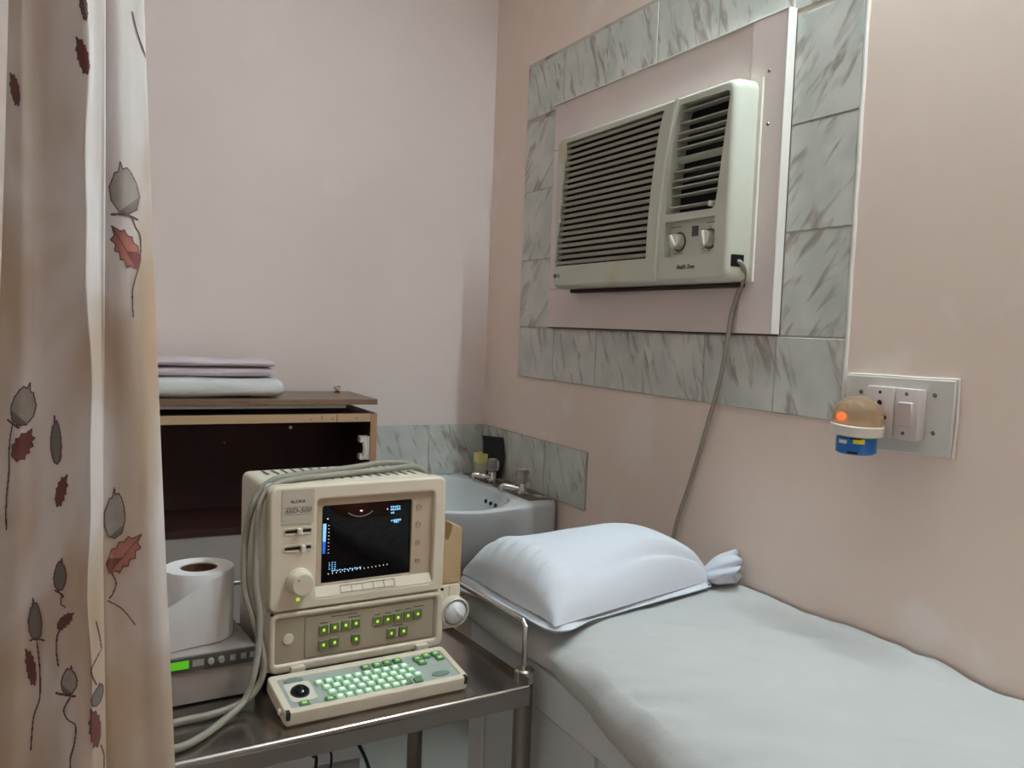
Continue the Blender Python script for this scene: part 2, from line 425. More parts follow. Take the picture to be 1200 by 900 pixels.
# ------------------------------------------------------------------ wooden board frame around the AC
fr = thing('board_frame', 'pink painted board frame surrounding the window air conditioner on the tiled wall', 'frame', (0, -.89, 1.305))
mk('board', boxm((1.2395, 1.306, .0067), (1.3345, 1.925, .027), .0012, 1), M_board, fr, MR)
mk('board', boxm((.443, 1.306, .0067), (1.2355, 1.412, .022), .0012, 1), M_board, fr, MR)
mk('board', boxm((.443, 1.800, .0067), (1.2355, 1.925, .022), .0012, 1), M_board, fr, MR)
mk('board', boxm((.443, 1.4125, .0067), (.60, 1.7995, .022), .0012, 1), M_board, fr, MR)
mk('board', boxm((1.2357, 1.307, .0067), (1.2393, 1.9235, .017), 0, 1), M_gap, fr, MR)  # dark strip standing in for the shaded gap between boards, not a board
e = bmesh.new()
box(e, (1.3345, 1.306, .0067), (1.3375, 1.927, .0278), .0008, 1); box(e, (.443, 1.9252, .0067), (1.3375, 1.9272, .0275), .0005, 1)
mk('lit_edge', e, M_putty, fr, MR, label='bare white right and top edge of the board, lightened as if lit')  # plaster white strips that also carry the light these edges catch
e = bmesh.new()
random.seed(5); a = .443
while a < 1.33:
    l = random.uniform(.03, .14); box(e, (a, 1.3032, .0065), (min(a + l, 1.334), 1.3058, random.uniform(.0165, .021))); a += l + .001
mk('gap_shade', e, M_gap, fr, MR, label='dark strips standing in for the shaded gap under the board')  # dark pieces put in where shade falls below the frame
for a, b in ((1.293, 1.818), (1.297, 1.715)):
    mk('screw', lathem([(0, 0), (.004, .001), (.003, .003), (0, .0035)], 10, T((a, b, .0268))), M_screw, fr, MR, smooth=True)

# ------------------------------------------------------------------ window air conditioner
ac = thing('air_conditioner', 'cream window air conditioner with dark slatted grille set into the wall', 'air conditioner', (0, -.925, 1.408))
A0, A1, B0, B1 = .570, 1.272, 1.408, 1.806
gR = [(1.040, 1.786), (1.025, 1.748), (1.012, 1.678), (1.002, 1.604), (.996, 1.529), (.996, 1.4665)]
def gright(b):
    for (p, q), (r, s) in zip(gR[:-1], gR[1:]):
        if s <= b <= q: return r + (p - r) * (b - s) / (q - s)
    return gR[0][0] if b > gR[0][1] else gR[-1][0]
gl = lambda b: .588 + .036 * max(0, (b - 1.4665) / .32) ** 1.2
grille_hole = [(gl(1.4665), 1.4665)] + gR[::-1][0:1] + gR[::-1][1:] + [(gl(b), b) for b in (1.784, 1.74, 1.66, 1.56)]
louver_hole = [(1.0625, 1.557), (1.212, 1.555), (1.219, 1.557), (1.224, 1.564), (1.2515, 1.770), (1.2505, 1.779), (1.244, 1.783), (1.095, 1.785), (1.086, 1.76), (1.074, 1.69), (1.064, 1.60)]
ctrl_hole = rr(1.062, 1.4635, 1.226, 1.540, .003, 2)
pb_ = bmesh.new(); HO = [grille_hole, louver_hole, ctrl_hole]
rims = [(0, .0275), (0, .058)] + [(.0245 * (1 - math.cos(t_)), .058 + .029 * math.sin(t_)) for t_ in [PI / 2 * q / 7 for q in range(1, 8)]] + [(.0270, .0870)]
prev = None
for d_, c_ in rims:
    cur = [pb_.verts.new((p[0], p[1], c_)) for p in rr(A0 + d_ * .55, B0 + d_ * .42, A1 - d_ * .62, B1 - d_ * .42, .022 - d_ * .25, 6)]
    if prev:
        for q in range(len(cur)): pb_.faces.new((prev[q], prev[(q + 1) % len(cur)], cur[(q + 1) % len(cur)], cur[q]))
    prev = cur
merge(pb_, plate(rr(A0 + .0270 * .55, B0 + .0270 * .42, A1 - .0270 * .62, B1 - .0270 * .42, .0155, 6), HO, .034, .0870, 0))
mk('front_panel', pb_, M_acp, ac, MR, smooth=50)
mk('sleeve', boxm((.605, 1.416, .0225), (1.234, 1.798, .0270)), M_dark, ac, MR)
mk('casing_flange', boxm((1.250, 1.409, .0275), (1.2815, 1.808, .0330), .0003), M_wht, ac, MR)
mk('dark_backing', boxm((1.045, 1.545, .047), (1.262, 1.795, .050)), M_dark, ac, MR)
mk('dark_backing', boxm((.574, 1.460, .0685), (1.044, 1.795, .0700)), M_dark, ac, MR)
mk('bottom_shade', boxm((.60, 1.3985, .0225), (1.256, 1.4075, .045), .002), M_gap, ac, MR)  # dark bar in place of the thin shadow below the unit
NS = 21
for i in range(NS):
    b = 1.4755 + i * (1.7775 - 1.4755) / (NS - 1)
    bm = boxm((0, -.0040, -.0050), (1, .0040, .0050), .0010, 1)
    bmesh.ops.transform(bm, matrix=Matrix.Diagonal((gright(b) + .003 - gl(b), 1, 1, 1)), verts=bm.verts)
    mk('slat', bm, M_slat, ac, MR @ T((gl(b) - .002, b, .078)) @ Rx(math.radians(22)))
NL = 11
for i in range(NL):
    b = 1.571 + i * (1.771 - 1.571) / (NL - 1)
    def le(pts, b):
        for (p, q), (r, s) in zip(pts[:-1], pts[1:]):
            if min(q, s) <= b <= max(q, s): return p + (r - p) * (b - q) / (s - q)
        return pts[0][0]
    l = le([(1.0625, 1.557), (1.064, 1.60), (1.074, 1.69), (1.086, 1.76), (1.095, 1.787)], b)
    r = le([(1.222, 1.555), (1.252, 1.785)], b)
    bm = boxm((l - .002, -.0016, -.008), (r + .002, .0016, .008), .0008, 1)
    tilt = -50 if i == 5 else (-8 + 1.5 * math.sin(i * 2.1))
    mk('louver', bm, M_louv, ac, MR @ T((0, b, .069)) @ Rx(math.radians(tilt)) @ Rz(math.radians(.25 * math.sin(i * 1.3))))
mk('louver_handle', lathem([(0, -.01), (.006, -.008), (.006, .008), (0, .01)], 12, T((1.205, 1.5665, .078))), M_knobac, ac, MR, smooth=True)
dv = catmull([(1.086, 1.800, .0865), (1.063, 1.735, .0865), (1.046, 1.65, .0865), (1.035, 1.56, .0865), (1.031, 1.47, .0865), (1.033, 1.414, .0865)], 6)
bm = bmesh.new(); tube(bm, dv, .0085, 8); bmesh.ops.transform(bm, matrix=T((0, 0, .0865)) @ Matrix.Diagonal((1, 1, .55, 1)) @ T((0, 0, -.0865)), verts=bm.verts)
mk('divider_trim', bm, M_acp, ac, MR, smooth=True)
cp = mk('control_panel', boxm((1.058, 1.460, .066), (1.230, 1.543, .071)), M_acp, ac, MR)
for a in (1.095, 1.194):
    bm = bmesh.new()
    lathe(bm, [(.0215, 0), (.0215, .0012), (.0170, .0013)], 24, 1, None, False); lathe(bm, [(.0172, .0010), (.0168, .0040), (.0155, .016), (.014, .0175), (0, .0178)], 24, 0)
    box(bm, (-.0045, -.0155, .015), (.0045, .0155, .023), .0015, 1, 0, Rz(math.radians(35 if a < 1.15 else 8)))
    mk('knob', bm, [M_knobac, M_greytxt], cp, MR @ T((a, 1.497, .071)), smooth=True)
mk('badge', boxm((1.136, 1.506, .071), (1.156, 1.527, .0722)), M_greytxt, cp, MR)
bm = bmesh.new()
for a0, b0, w in ((1.078, 1.529, .034), (1.196, 1.530, .030), (1.180, 1.516, .006), (1.184, 1.478, .007), (1.205, 1.472, .006), (1.205, 1.521, .006), (1.09, 1.472, .03)):
    a0 -= .014; box(bm, (a0, b0, .071), (a0 + w, b0 + .0016, .0714))
mk('dial_markings', bm, M_greytxt, cp, MR)['kind'] = 'stuff'
bm = bmesh.new(); merge(bm, text('Health Zone', .0135, .0003, .3, .060), T((1.138, 1.441, .0874)))
mk('lettering', bm, M_black, ac, MR)
bm = bmesh.new(); lathe(bm, [(.0058, 0), (.0058, .0006)], 16, 0, T((.5895, 1.441, .087))); merge(bm, text('LG', .014), T((.607, 1.441, .0874)))
mk('logo', bm, M_black, ac, MR)
mk('cord_notch', boxm((1.243, 1.437, .048), (1.2735, 1.461, .0775), .001, 1), M_black, ac, MR)
cord = catmull([(1.262, 1.45, .066), (1.276, 1.444, .058), (1.268, 1.425, .040), (1.245, 1.39, .032), (1.226, 1.345, .031), (1.216, 1.29, .030), (1.190, 1.205, .022), (1.138, 1.08, .012), (1.092, .958, .011), (1.055, .86, .012), (1.03, .72, .012), (1.03, .62, .012)], 8)
mk('power_cord', tubem([MR @ p for p in cord], .0048, 8), M_cordg, ac, None, smooth='all')

# ------------------------------------------------------------------ switch board and plug-in repellent
sb = thing('switch_board', 'white wall socket and switch on a rectangular plate to the right of the tiles', 'switchboard', (0, -1.615, 1.12))
mk('plate', plate([(1.512, 1.113), (1.722, 1.121), (1.725, 1.243), (1.513, 1.239)], [], 0, .011, .002), M_plate, sb, MR, smooth=True)
mk('putty_edge', tubem([MR @ Vector(p) for p in [(1.512, 1.241, .004), (1.57, 1.2425, .004), (1.65, 1.243, .004), (1.726, 1.2455, .004), (1.727, 1.18, .004), (1.724, 1.12, .004)]], .0024, 6), M_putty, sb, None, smooth=True)
so = mk('socket', boxm((1.574, 1.142, .011), (1.6295, 1.225, .031), .002), M_wplast, sb, MR, smooth=True)
sw = mk('switch', boxm((1.631, 1.142, .011), (1.676, 1.225, .030), .002), M_wplast, sb, MR, smooth=True)
mk('rocker', boxm((-.0135, -.020, 0), (.0135, .020, .007), .0015, 1), M_wplast, sw, MR @ T((1.655, 1.184, .028)) @ Rx(.12), smooth=True)
hole = lambda a, b, r, p, z: mk('socket_hole', lathem([(r, 0), (r, .0006)], 14, T((a, b, z))), M_black, p, MR)
for a, b, r in ((1.602, 1.2155, .0028), (1.602, 1.198, .0046), (1.600, 1.185, .0036), (1.614, 1.174, .0036), (1.611, 1.164, .0026)): hole(a, b, r, so, .031)
for a, b in ((1.653, 1.2165), (1.650, 1.152)): mk('screw', lathem([(.0032, 0), (.0032, .001), (0, .0014)], 12, T((a, b, .030))), M_screw, sw, MR)
for a, b in ((1.546, 1.2115), (1.690, 1.2175), (1.6915, 1.157)): mk('screw', lathem([(.004, 0), (.0035, .0015), (0, .002)], 12, T((a, b, .011))), M_screw, sb, MR)

rp = thing('repellent_plug', 'plug-in mosquito repellent with amber dome and blue bottle in the wall socket', 'repellent', (-.075, -1.598, 1.113))
RC = T((-.076, -1.598, 1.155))
tl = Rx(math.radians(3))
mk('dome', lathem([(.0405, 0), (.0405, .012), (.0385, .025), (.032, .038), (.021, .047), (.009, .0515), (0, .052)], 28, RC @ T((0, 0, .006)) @ Matrix.Diagonal((1, 1.02, .92, 1))), M_amber, rp, None, smooth=True)
mk('orange_glint', lathem([(0, 0), (.005, .002), (.0075, .007), (.005, .0125), (0, .014)], 16, RC @ T((-.010, .020, .010))), M_glint, rp, None, smooth=True, label='glowing bead standing in for the orange glint on the dome')  # emissive bead added for the orange reflection seen on the dome
mk('collar', lathem([(.034, -.012), (.0415, -.009), (.0425, .006), (.040, .008), (0, .008)], 28, RC @ tl), M_wht, rp, None, smooth=True)
mk('plug_body', boxm((-.046, -1.612, 1.148), (-.0312, -1.584, 1.172), .003), M_wht, rp, None, smooth=True)
bt = mk('bottle', lathem([(0, -.042), (.028, -.042), (.032, -.039), (.032, -.016), (.026, -.010), (.018, -.008), (0, -.008)], 28, RC), M_bluel, rp, None, smooth=True)
cdir = math.atan2(-1.009, -1.168)
def lab(a0, a1, z0, z1, m, r=.0325):
    bm = bmesh.new()
    grid(bm, lambda u, v: RC @ Vector((r * math.cos(a0 + (a1 - a0) * u), r * math.sin(a0 + (a1 - a0) * u), z0 + (z1 - z0) * v)), 8, 1)
    return mk('bottle_label', bm, m, bt, None)
lab(cdir - .15, cdir + .42, -.023, -.015, M_yel); lab(cdir - .95, cdir - .45, -.024, -.018, M_wht)
lab(cdir - .30, cdir + .25, -.016, -.0105, M_black, .0330); lab(cdir - .4, cdir + .1, -.040, -.036, M_black)

# ------------------------------------------------------------------ wooden cabinet
cb = thing('wooden_cabinet', 'dark open wooden cabinet with loose top board behind the ultrasound machine', 'cabinet', (-.99, -.17, .735))
CX0, CX1, CY0, CY1 = -1.52, -.474, -.305, -.03
mk('top_board', boxm((CX0 - .01, CY0, 1.0725), (CX1, CY1, 1.0875), .0012, 1), M_wood, cb)
mk('batten', boxm((CX0 + .05, -.10, 1.0485), (-.90, -.06, 1.0720)), M_woode, cb)
mk('batten', boxm((CX0, -.292, 1.0630), (-.560, -.275, 1.0722)), M_sheetw, cb, label='pale strip under the top board')
mk('batten', boxm((-.62, -.075, 1.0485), (-.57, -.045, 1.0720)), M_woodd, cb)
mk('upper_panel', boxm((CX0, CY0 + .002, 1.025), (CX1 - .0195, CY1, 1.048), .001, 1), M_woodd, cb)
mk('front_strip', boxm((CX0, CY0, 1.0252), (CX1 - .0195, CY0 + .0025, 1.0478), .0005, 1), M_woode, cb, label='pale wooden front edge with nail holes')
mk('side_panel', boxm((CX1 - .019, CY0 + .002, .735), (CX1, CY1, 1.048), .001, 1), M_woodd, cb)
mk('side_edge', boxm((CX1 - .019, CY0, .735), (CX1, CY0 + .0025, 1.0475), .0005, 1), M_woodo, cb, label='orange brown front edge')
mk('side_panel', boxm((CX0, CY0 + .002, .735), (CX0 + .019, CY1, 1.025), .001, 1), M_woodd, cb)
mk('back_panel', boxm((CX0 + .019, CY1 - .008, .752), (CX1 - .0195, CY1, 1.0245)), M_woodd, cb)
mk('bottom_panel', boxm((CX0 + .019, CY0 + .002, .735), (CX1 - .0195, CY1 - .0085, .752)), M_woodd, cb)
hb = bmesh.new()
box(hb, (-.5005, -.303, .918), (-.4935, -.274, .984), .001, 1)
box(hb, (-.520, -.300, .966), (-.4985, -.275, .984), .002, 1); box(hb, (-.520, -.300, .918), (-.4985, -.275, .934), .002, 1)
tube(hb, [(-.508, -.300, .930), (-.506, -.303, .95), (-.508, -.300, .970)], .0065, 8)
mk('hinge', hb, M_hinge, cb)
mk('screw', lathem([(.005, 0), (.005, .001), (0, .0015)], 12, T((-.652, -.0385, .980)) @ Rx(PI / 2)), M_wht, cb)
mk('screw', lathem([(.003, 0), (.003, .001), (0, .0015)], 12, T((-.84, -.0385, .94)) @ Rx(PI / 2)), M_screw, cb)
nb = bmesh.new()
for x, z, h in ((-.662, 1.032, .003), (-.631, 1.033, .003), (-.631, 1.039, .003), (-.602, 1.033, .003), (-.589, 1.0262, .0205), (-.535, 1.033, .004), (-1.04, 1.033, .004)):
    box(nb, (x, CY0 - .0003, z), (x + (.0018 if h > .01 else .003), CY0, z + h))
mk('nail_holes', nb, M_gap, cb)['kind'] = 'stuff'
bc = thing('base_cabinet', 'grey laminated low cupboard under the wooden cabinet, mostly hidden by the trolley', 'cupboard', (-.99, -.17, 0))
mk('body', boxm((-1.52, -.300, .06), (-.478, -.02, .7345), .002, 1), M_grey, bc)
mk('plinth', boxm((-1.50, -.28, 0), (-.49, -.03, .06)), M_grey, bc)

# folded linen on top
def folded(name, label, x0, x1, y0, y1, z0, layers, hs, m, seed, cat):
    random.seed(seed); t = thing(name, label, cat, ((x0 + x1) / 2, (y0 + y1) / 2, z0)); z = z0
    for i in range(layers):
        h = hs[i]; dx = random.uniform(-.012, .006); dy = random.uniform(-.006, .006); zb = z
        def fn(u, v, zb=zb, h=h, dx=dx, dy=dy, s=seed + i * 3.1):
            ang = 2 * PI * u; c, s_ = math.cos(ang), math.sin(ang); sg = lambda q, p: math.copysign(abs(q) ** p, q)
            px = x0 + (x1 + dx - x0) * v
            edge = min(1, (1 - v) / .02 + .5) ** .5
            yy = (y0 + y1) / 2 + dy + sg(c, .35) * (y1 - y0) / 2 + .004 * nz(px * 9, ang, s)
            hh = h * (1 + .20 * nz(px * 5, s, 1.7) + .10 * nz(px * 17, s, 4.2)) * edge
            zz = zb + h * .5 + sg(s_, .75) * hh * .5
            return Vector((px + .004 * nz(ang * 2, s, 3), yy, max(zz, zb)))
        bm = bmesh.new(); V = grid(bm, fn, 28, 40, 0, True)
        bm.faces.new([r[-1] for r in V]); bm.faces.new([r[0] for r in V][::-1])
        bmesh.ops.recalc_face_normals(bm, faces=bm.faces)
        mk('fold', bm, m, t, None, smooth='all'); z += h * .985
    return t
folded('folded_sheet', 'white folded bed sheet on the wooden cabinet, under the lilac one', -1.22, -.722, -.27, -.07, 1.0880, 1, (.053,), M_sheetw, 11, 'sheet')
folded('folded_cloth', 'lilac striped folded cloth lying on top of the white folded sheet', -1.22, -.752, -.26, -.08, 1.1425, 2, (.027, .021), M_towel, 23, 'cloth')
tr = thing('trinket', 'tiny round pink and white ornament near the back of the cabinet top', 'ornament', (-.527, -.085, 1.0876))
mk('foot', lathem([(.009, 0), (.008, .003), (.004, .005), (0, .005)], 14, T((-.527, -.085, 1.0876))), M_core, tr, None, smooth=True)
mk('shell', lathem([(0, 0), (.008, .002), (.0105, .009), (.008, .017), (0, .020)], 16, T((-.527, -.085, 1.0922))), M_wht, tr, None, smooth=True)
mk('red_spiral', tubem([(-.527 + .006 * math.cos(a) , -.0958 + .001 * a / 6, 1.102 + .006 * math.sin(a)) for a in [k * .5 for k in range(11)]], .0014, 6), M_ledge, tr, None, smooth=True)

# ------------------------------------------------------------------ wash basin
wb = thing('wash_basin', 'white ceramic wash basin mounted in the corner under marble tiles', 'basin', (-.23, -.28, .62))
cxy = (-.265, -.30)
outp = catmull([(-.008, -.515, 0), (-.10, -.548, 0), (-.19, -.576, 0), (-.28, -.588, 0), (-.37, -.556, 0), (-.43, -.48, 0), (-.458, -.38, 0), (-.458, -.25, 0), (-.43, -.12, 0), (-.36, -.035, 0), (-.25, -.014, 0), (-.12, -.012, 0), (-.008, -.012, 0), (-.008, -.20, 0), (-.008, -.40, 0)], 6, True)
inp = catmull([(-.118, -.42, 0), (-.16, -.50, 0), (-.23, -.545, 0), (-.30, -.556, 0), (-.365, -.528, 0), (-.41, -.46, 0), (-.437, -.37, 0), (-.437, -.25, 0), (-.41, -.135, 0), (-.345, -.065, 0), (-.26, -.048, 0), (-.17, -.055, 0), (-.125, -.11, 0), (-.112, -.20, 0), (-.112, -.32, 0)], 6, True)
def ray_r(poly, a):
    d = (math.cos(a), math.sin(a)); best = 0
    for p, q in zip(poly, poly[1:] + poly[:1]):
        ax, ay, bx, by = p.x - cxy[0], p.y - cxy[1], q.x - cxy[0], q.y - cxy[1]
        den = d[0] * (by - ay) - d[1] * (bx - ax)
        if abs(den) < 1e-9: continue
        t = (ax * (by - ay) - ay * (bx - ax)) / den; s = (ax * d[1] - ay * d[0]) / den
        if t > 0 and -1e-6 <= s <= 1 + 1e-6: best = max(best, t)
    return best
NA = 96; ang = [2 * PI * k / NA for k in range(NA)]
ro = [ray_r(outp, a) for a in ang]; ri = [ray_r(inp, a) for a in ang]
bm = bmesh.new(); rings = []
def ring(rs, z, fx=None):
    vs = []
    for k, a in enumerate(ang):
        x, y = cxy[0] + rs[k] * math.cos(a), cxy[1] + rs[k] * math.sin(a)
        vs.append(bm.verts.new((min(x, -.0078), min(y, -.0095), z)))
    rings.append(vs)
sc = lambda rs, k: [r * k for r in rs]
wallk = lambda f: [ro[k] * (f if math.cos(ang[k]) < .35 else f + (1 - f) * min(1, (math.cos(ang[k]) - .35) / .4)) for k in range(NA)]
ring(wallk(.42), .63); ring(wallk(.62), .645); ring(wallk(.80), .685); ring(wallk(.91), .735); ring(wallk(.965), .785); ring(wallk(.99), .803)
ring([r - .0015 for r in ro], .812); ring([r - .006 for r in ro], .8165)
ring([a * .35 + b * .65 for a, b in zip(ro, ri)], .8165); ring([r + .004 for r in ri], .8155); ring(ri, .810); ring(sc(ri, .97), .795)
ring(sc(ri, .90), .755); ring(sc(ri, .74), .705); ring(sc(ri, .45), .683); ring(sc(ri, .12), .678)
for i in range(len(rings) - 1):
    for k in range(NA): bm.faces.new((rings[i][k], rings[i][(k + 1) % NA], rings[i + 1][(k + 1) % NA], rings[i + 1][k]))
bm.faces.new(rings[0][::-1]); bm.faces.new(rings[-1]); bmesh.ops.recalc_face_normals(bm, faces=bm.faces)
mk('bowl', bm, M_cer, wb, None, smooth=50)
mk('drain', lathem([(.022, 0), (.022, .002), (.014, .003), (0, .001)], 20, T((-.265, -.30, .6782))), M_chrome, wb, None, smooth=True)
for y in (-.295, -.328, -.362):
    mk('overflow_hole', lathem([(.006, 0), (.006, .004)], 12, T((-.1235, y, .778)) @ Ry(-PI / 2 + .25)), M_black, wb, None)
mk('grime_line', boxm((-.088, -.50, .8155), (-.0078, -.03, .8178), .001, 1), M_grime, wb, None)
def tap(y, yaw):
    t = mk('tap', lathem([(.019, 0), (.020, .004), (.013, .008), (.012, .03), (.010, .034), (0, .034)], 20, T((-.062, y, .8165))), M_chrome, wb, None, smooth=True)
    d = Vector((-math.cos(yaw), math.sin(yaw), 0)); b0 = Vector((-.062, y, .832))
    mk('spout', tubem(catmull([b0 + d * .008 + Vector((0, 0, .0)), b0 + d * .028 + Vector((0, 0, .004)), b0 + d * .046 + Vector((0, 0, .008)), b0 + d * .058 + Vector((0, 0, .006)), b0 + d * .063 + Vector((0, 0, -.008))], 5), [.010] * 6 + [.0085] * 15, 10), M_chrome, t, None, smooth='all')
    kn = bmesh.new()
    NF = 20
    for (r0, z0), (r1, z1) in zip([(.0, .0), (.017, .0), (.0215, .005), (.0215, .028), (.016, .034)], [(.017, .0), (.0215, .005), (.0215, .028), (.016, .034), (0, .034)]):
        pass
    lathe(kn, [(0, 0), (.015, 0), (.020, .005), (.0215, .028), (.017, .036), (0, .037)], 10, 0, T((-.062, y, .8515)))
    mk('tap_knob', kn, M_acryl, t, None, label='clear faceted knob')
    mk('tap_cap', lathem([(.0125, 0), (.0125, .0015), (0, .002)], 16, T((-.062, y, .8887))), M_hinge, t, None)
tap(-.405, .45); tap(-.205, .30)

bp_ = bmesh.new()
def padf(u, v):
    z = .8195 + .132 * v; w = .0285 * (1 - .18 * (1 - v) + .10 * math.sin(v * 4))
    ben = .016 * (v - .5) ** 2 * 4 - .010 * math.sin(v * PI)
    k = (u - .5) * 2 * w / .0285
    cx = -.036 + .003 * math.sin(v * 2.6) - .005 * (1 - v); cy = -.148
    return Vector((cx + .024 * k * .92, cy - .033 * k + ben * .5, z))
grid(bp_, padf, 8, 20); bmesh.ops.recalc_face_normals(bp_, faces=bp_.faces)
bmesh.ops.solidify(bp_, geom=list(bp_.faces), thickness=.004)
tag(mk('rubber_pad', bp_, M_bpad, None, None, smooth=True), 'black curved rubber pad standing upright behind the basin taps', 'pad')
ty = thing('plastic_tub', 'small clear plastic tub with yellowish band on the basin ledge in the corner', 'tub', (-.047, -.105, .8186))
mk('cup', lathem([(0, 0), (.024, 0), (.027, .005), (.0285, .045), (.0275, .045), (.025, .006), (0, .004)], 24, T((-.047, -.105, .8186))), M_ytub, ty, None, smooth=True)
mk('band', lathem([(.0287, 0), (.031, .001), (.0315, .028), (.030, .031), (0, .0315)], 24, T((-.047, -.105, .8638))), M_ylid, ty, None, smooth=True, label='yellowish rim band')

# ------------------------------------------------------------------ examination bed
BX = -.500
bd = thing('examination_bed', 'white painted examination couch box running along the right wall', 'bed', (-.26, -1.85, 0))
mk('body', boxm((BX + .012, -2.72, .0), (-.012, -1.035, .7100), .002, 1), M_bed, bd)
mk('top_rail', boxm((BX - .006, -2.72, .634), (BX + .0115, -1.035, .710), .002, 1), M_bed, bd)
for y0, y1 in ((-1.10, -1.035), (-1.50, -1.44), (-2.10, -2.04), (-2.72, -2.66)):
    mk('stile', boxm((BX - .004, y0, .02), (BX + .0115, y1, .632), .002, 1), M_bed, bd)
mk('bottom_rail', boxm((BX - .004, -2.658, .02), (BX + .0115, -1.102, .09), .002, 1), M_bed, bd)
for y0, y1 in ((-1.438, -1.104), (-2.038, -1.504), (-2.658, -2.104)):
    mk('panel', boxm((BX + .001, y0, .093), (BX + .0118, y1, .630), .002, 1), M_bed, bd)

mt = bmesh.new()
prof = catmull([(0, .785, 0), (-.25, .786, 0), (-.44, .785, 0), (-.492, .777, 0), (-.516, .760, 0), (-.524, .738, 0), (-.516, .718, 0), (-.49, .712, 0)], 6)
plen = len(prof) - 1
def matf(u, v):
    y = -1.035 - 1.60 * v
    k = u * plen; i = min(int(k), plen - 1); p = prof[i].lerp(prof[i + 1], k - i)
    x, z = p.x, p.y
    d = min(1.0, v * 1.6 / .05)                       # head end rounding
    z = .7125 + (z - .7125) * math.sqrt(max(0, 1 - (1 - d) ** 2)) if d < 1 else z
    f = max(0, min(1, (-x - .40) / .10))              # front edge waviness
    wob = .012 * nz(y * 5, 2.2) + .007 * nz(y * 13, 5.1) - .022 * max(0, (-y - 1.45)) 
    x += f * (wob - .006 * math.exp(-((y + 1.22) / .08) ** 2) + .011 * math.exp(-((y + 1.36) / .10) ** 2)) - .003
    top = max(0, min(1, (z - .745) / .03))
    z += top * (.30 + .70 * max(0, min(1, (-y - 1.36) / .12))) * (.009 * nz(x * 3.1, y * 3.1, 4) + .011 * nz(x * 7 + y * 4, y * 4 - x * 2, 9) + .0075 * nz((x + y) * 13, (x - y) * 5, 2) + .0035 * nz((x - y) * 8, (x + y) * 22, 6))
    z += top * .010 * max(0, 1 - abs(x + .02) / .05) * (.6 + nz(y * 4.0, 8.0))
    z += -f * .028 * max(0, min(1, (-y - 1.40) / .25)) * max(0, 1 - top) * (1 + .5 * nz(y * 9, 1.0))
    z += -.010 * f * top * (.5 + nz(y * 7, 3.3))
    return Vector((x - .004, y, max(z, .7106) if x > BX - .008 else z))
grid(mt, matf, 120, 190)
bmesh.ops.recalc_face_normals(mt, faces=mt.faces)
ob = mk('mattress', mt, M_linen, None, None, smooth='all')
tag(ob, 'off-white sheeted thin mattress lying on the examination bed', 'mattress')

# pillow in a loose cotton case
pl = thing('pillow', 'white pillow in a loose knotted cotton case at the head of the bed', 'pillow', (-.33, -1.2, .787))
FL, BL, FR, BR = Vector((-.512, -1.380, 0)), Vector((-.532, -1.035, 0)), Vector((-.066, -1.252, 0)), Vector((-.070, -1.205, 0))
def pil(a, b):
    q = FL.lerp(FR, a).lerp(BL.lerp(BR, a), b)
    q.y -= .030 * math.sin(PI * a) * b ** 2 * -1 if b > .5 else 0
    q.y += .035 * math.sin(PI * a) * max(0, b - .4)
    b_ = b ** 1.12; hb = math.sqrt(max(0, 1 - abs(2 * b_ - 1) ** 2.3))
    ha = math.sqrt(max(0, 1 - max(0, 1 - a / .13) ** 2)) * math.sqrt(max(0, 1 - max(0, 1 - (1 - a) / .50) ** 2.2))
    h = (.098 + .020 * math.exp(-((a - .62) / .22) ** 2)) * hb * ha + .012 * min(1, (1 - a) / .1)
    w = nz(q.x * 7, q.y * 7, 3) * .006 + nz(q.x * 16 + 2, q.y * 10, 7) * .0025
    h += w * hb
    # gathers at the left end and creases towards the knot
    h += .0030 * math.sin(b * 58 + 4 * a) * math.exp(-((a - .07) / .06) ** 2) * hb
    cre = math.exp(-((b - .10 - .10 * a) / .035) ** 2) * max(0, a - .25) * .022
    cre2 = math.exp(-((b - .24 - .05 * a) / .04) ** 2) * max(0, a - .3) * .012
    h = h - cre + cre2 * .4
    q.z = .7895 + max(0, h) - .010 * math.exp(-b / .06) * 0
    return q
pb = bmesh.new()
V = grid(pb, lambda u, v: pil(u, v), 110, 70)
Vb = grid(pb, lambda u, v: Vector((pil(u, v).x, pil(u, v).y, .7885 - .0)), 24, 12)
mk('cushion', pb, M_pillow, pl, None, smooth='all')
# hem along the front and left edges
def hem(pts, name, lab_):
    bm = bmesh.new(); P = catmull(pts, 8)
    n = len(P) - 1
    def fn(u, v):
        k = u * n; i = min(int(k), n - 1); p = P[i].lerp(P[i + 1], k - i); t = (P[min(i + 1, n)] - P[i]).normalized()
        o = Vector((t.y, -t.x, 0)).normalized()
        out = (.020 + .012 * max(0, 1 - u / .4)) * v
        z = .7965 - .004 * v + .003 * math.sin(v * 7) + .002 * nz(u * 9, v * 3)
        q = p + o * out
        over = max(0, -q.x - .530)
        return Vector((q.x + over * .35, q.y, max(z - over * 1.25, .74)))
    grid(bm, fn, 80, 8); bmesh.ops.recalc_face_normals(bm, faces=bm.faces)
    bmesh.ops.solidify(bm, geom=list(bm.faces), thickness=.0025)
    mk(name, bm, M_pillow, pl, None, smooth='all')
hem([(-.520, -1.040, 0), (-.512, -1.15, 0), (-.506, -1.28, 0), (-.498, -1.366, 0), (-.42, -1.335, 0), (-.30, -1.305, 0), (-.18, -1.275, 0), (-.09, -1.252, 0)], 'hem', '')
tb = bmesh.new()
ax0, ax1 = Vector((-.078, -1.222, .806)), Vector((-.022, -1.272, .822)); axd = (ax1 - ax0).normalized(); sd = Vector((axd.y, -axd.x, 0)).normalized()
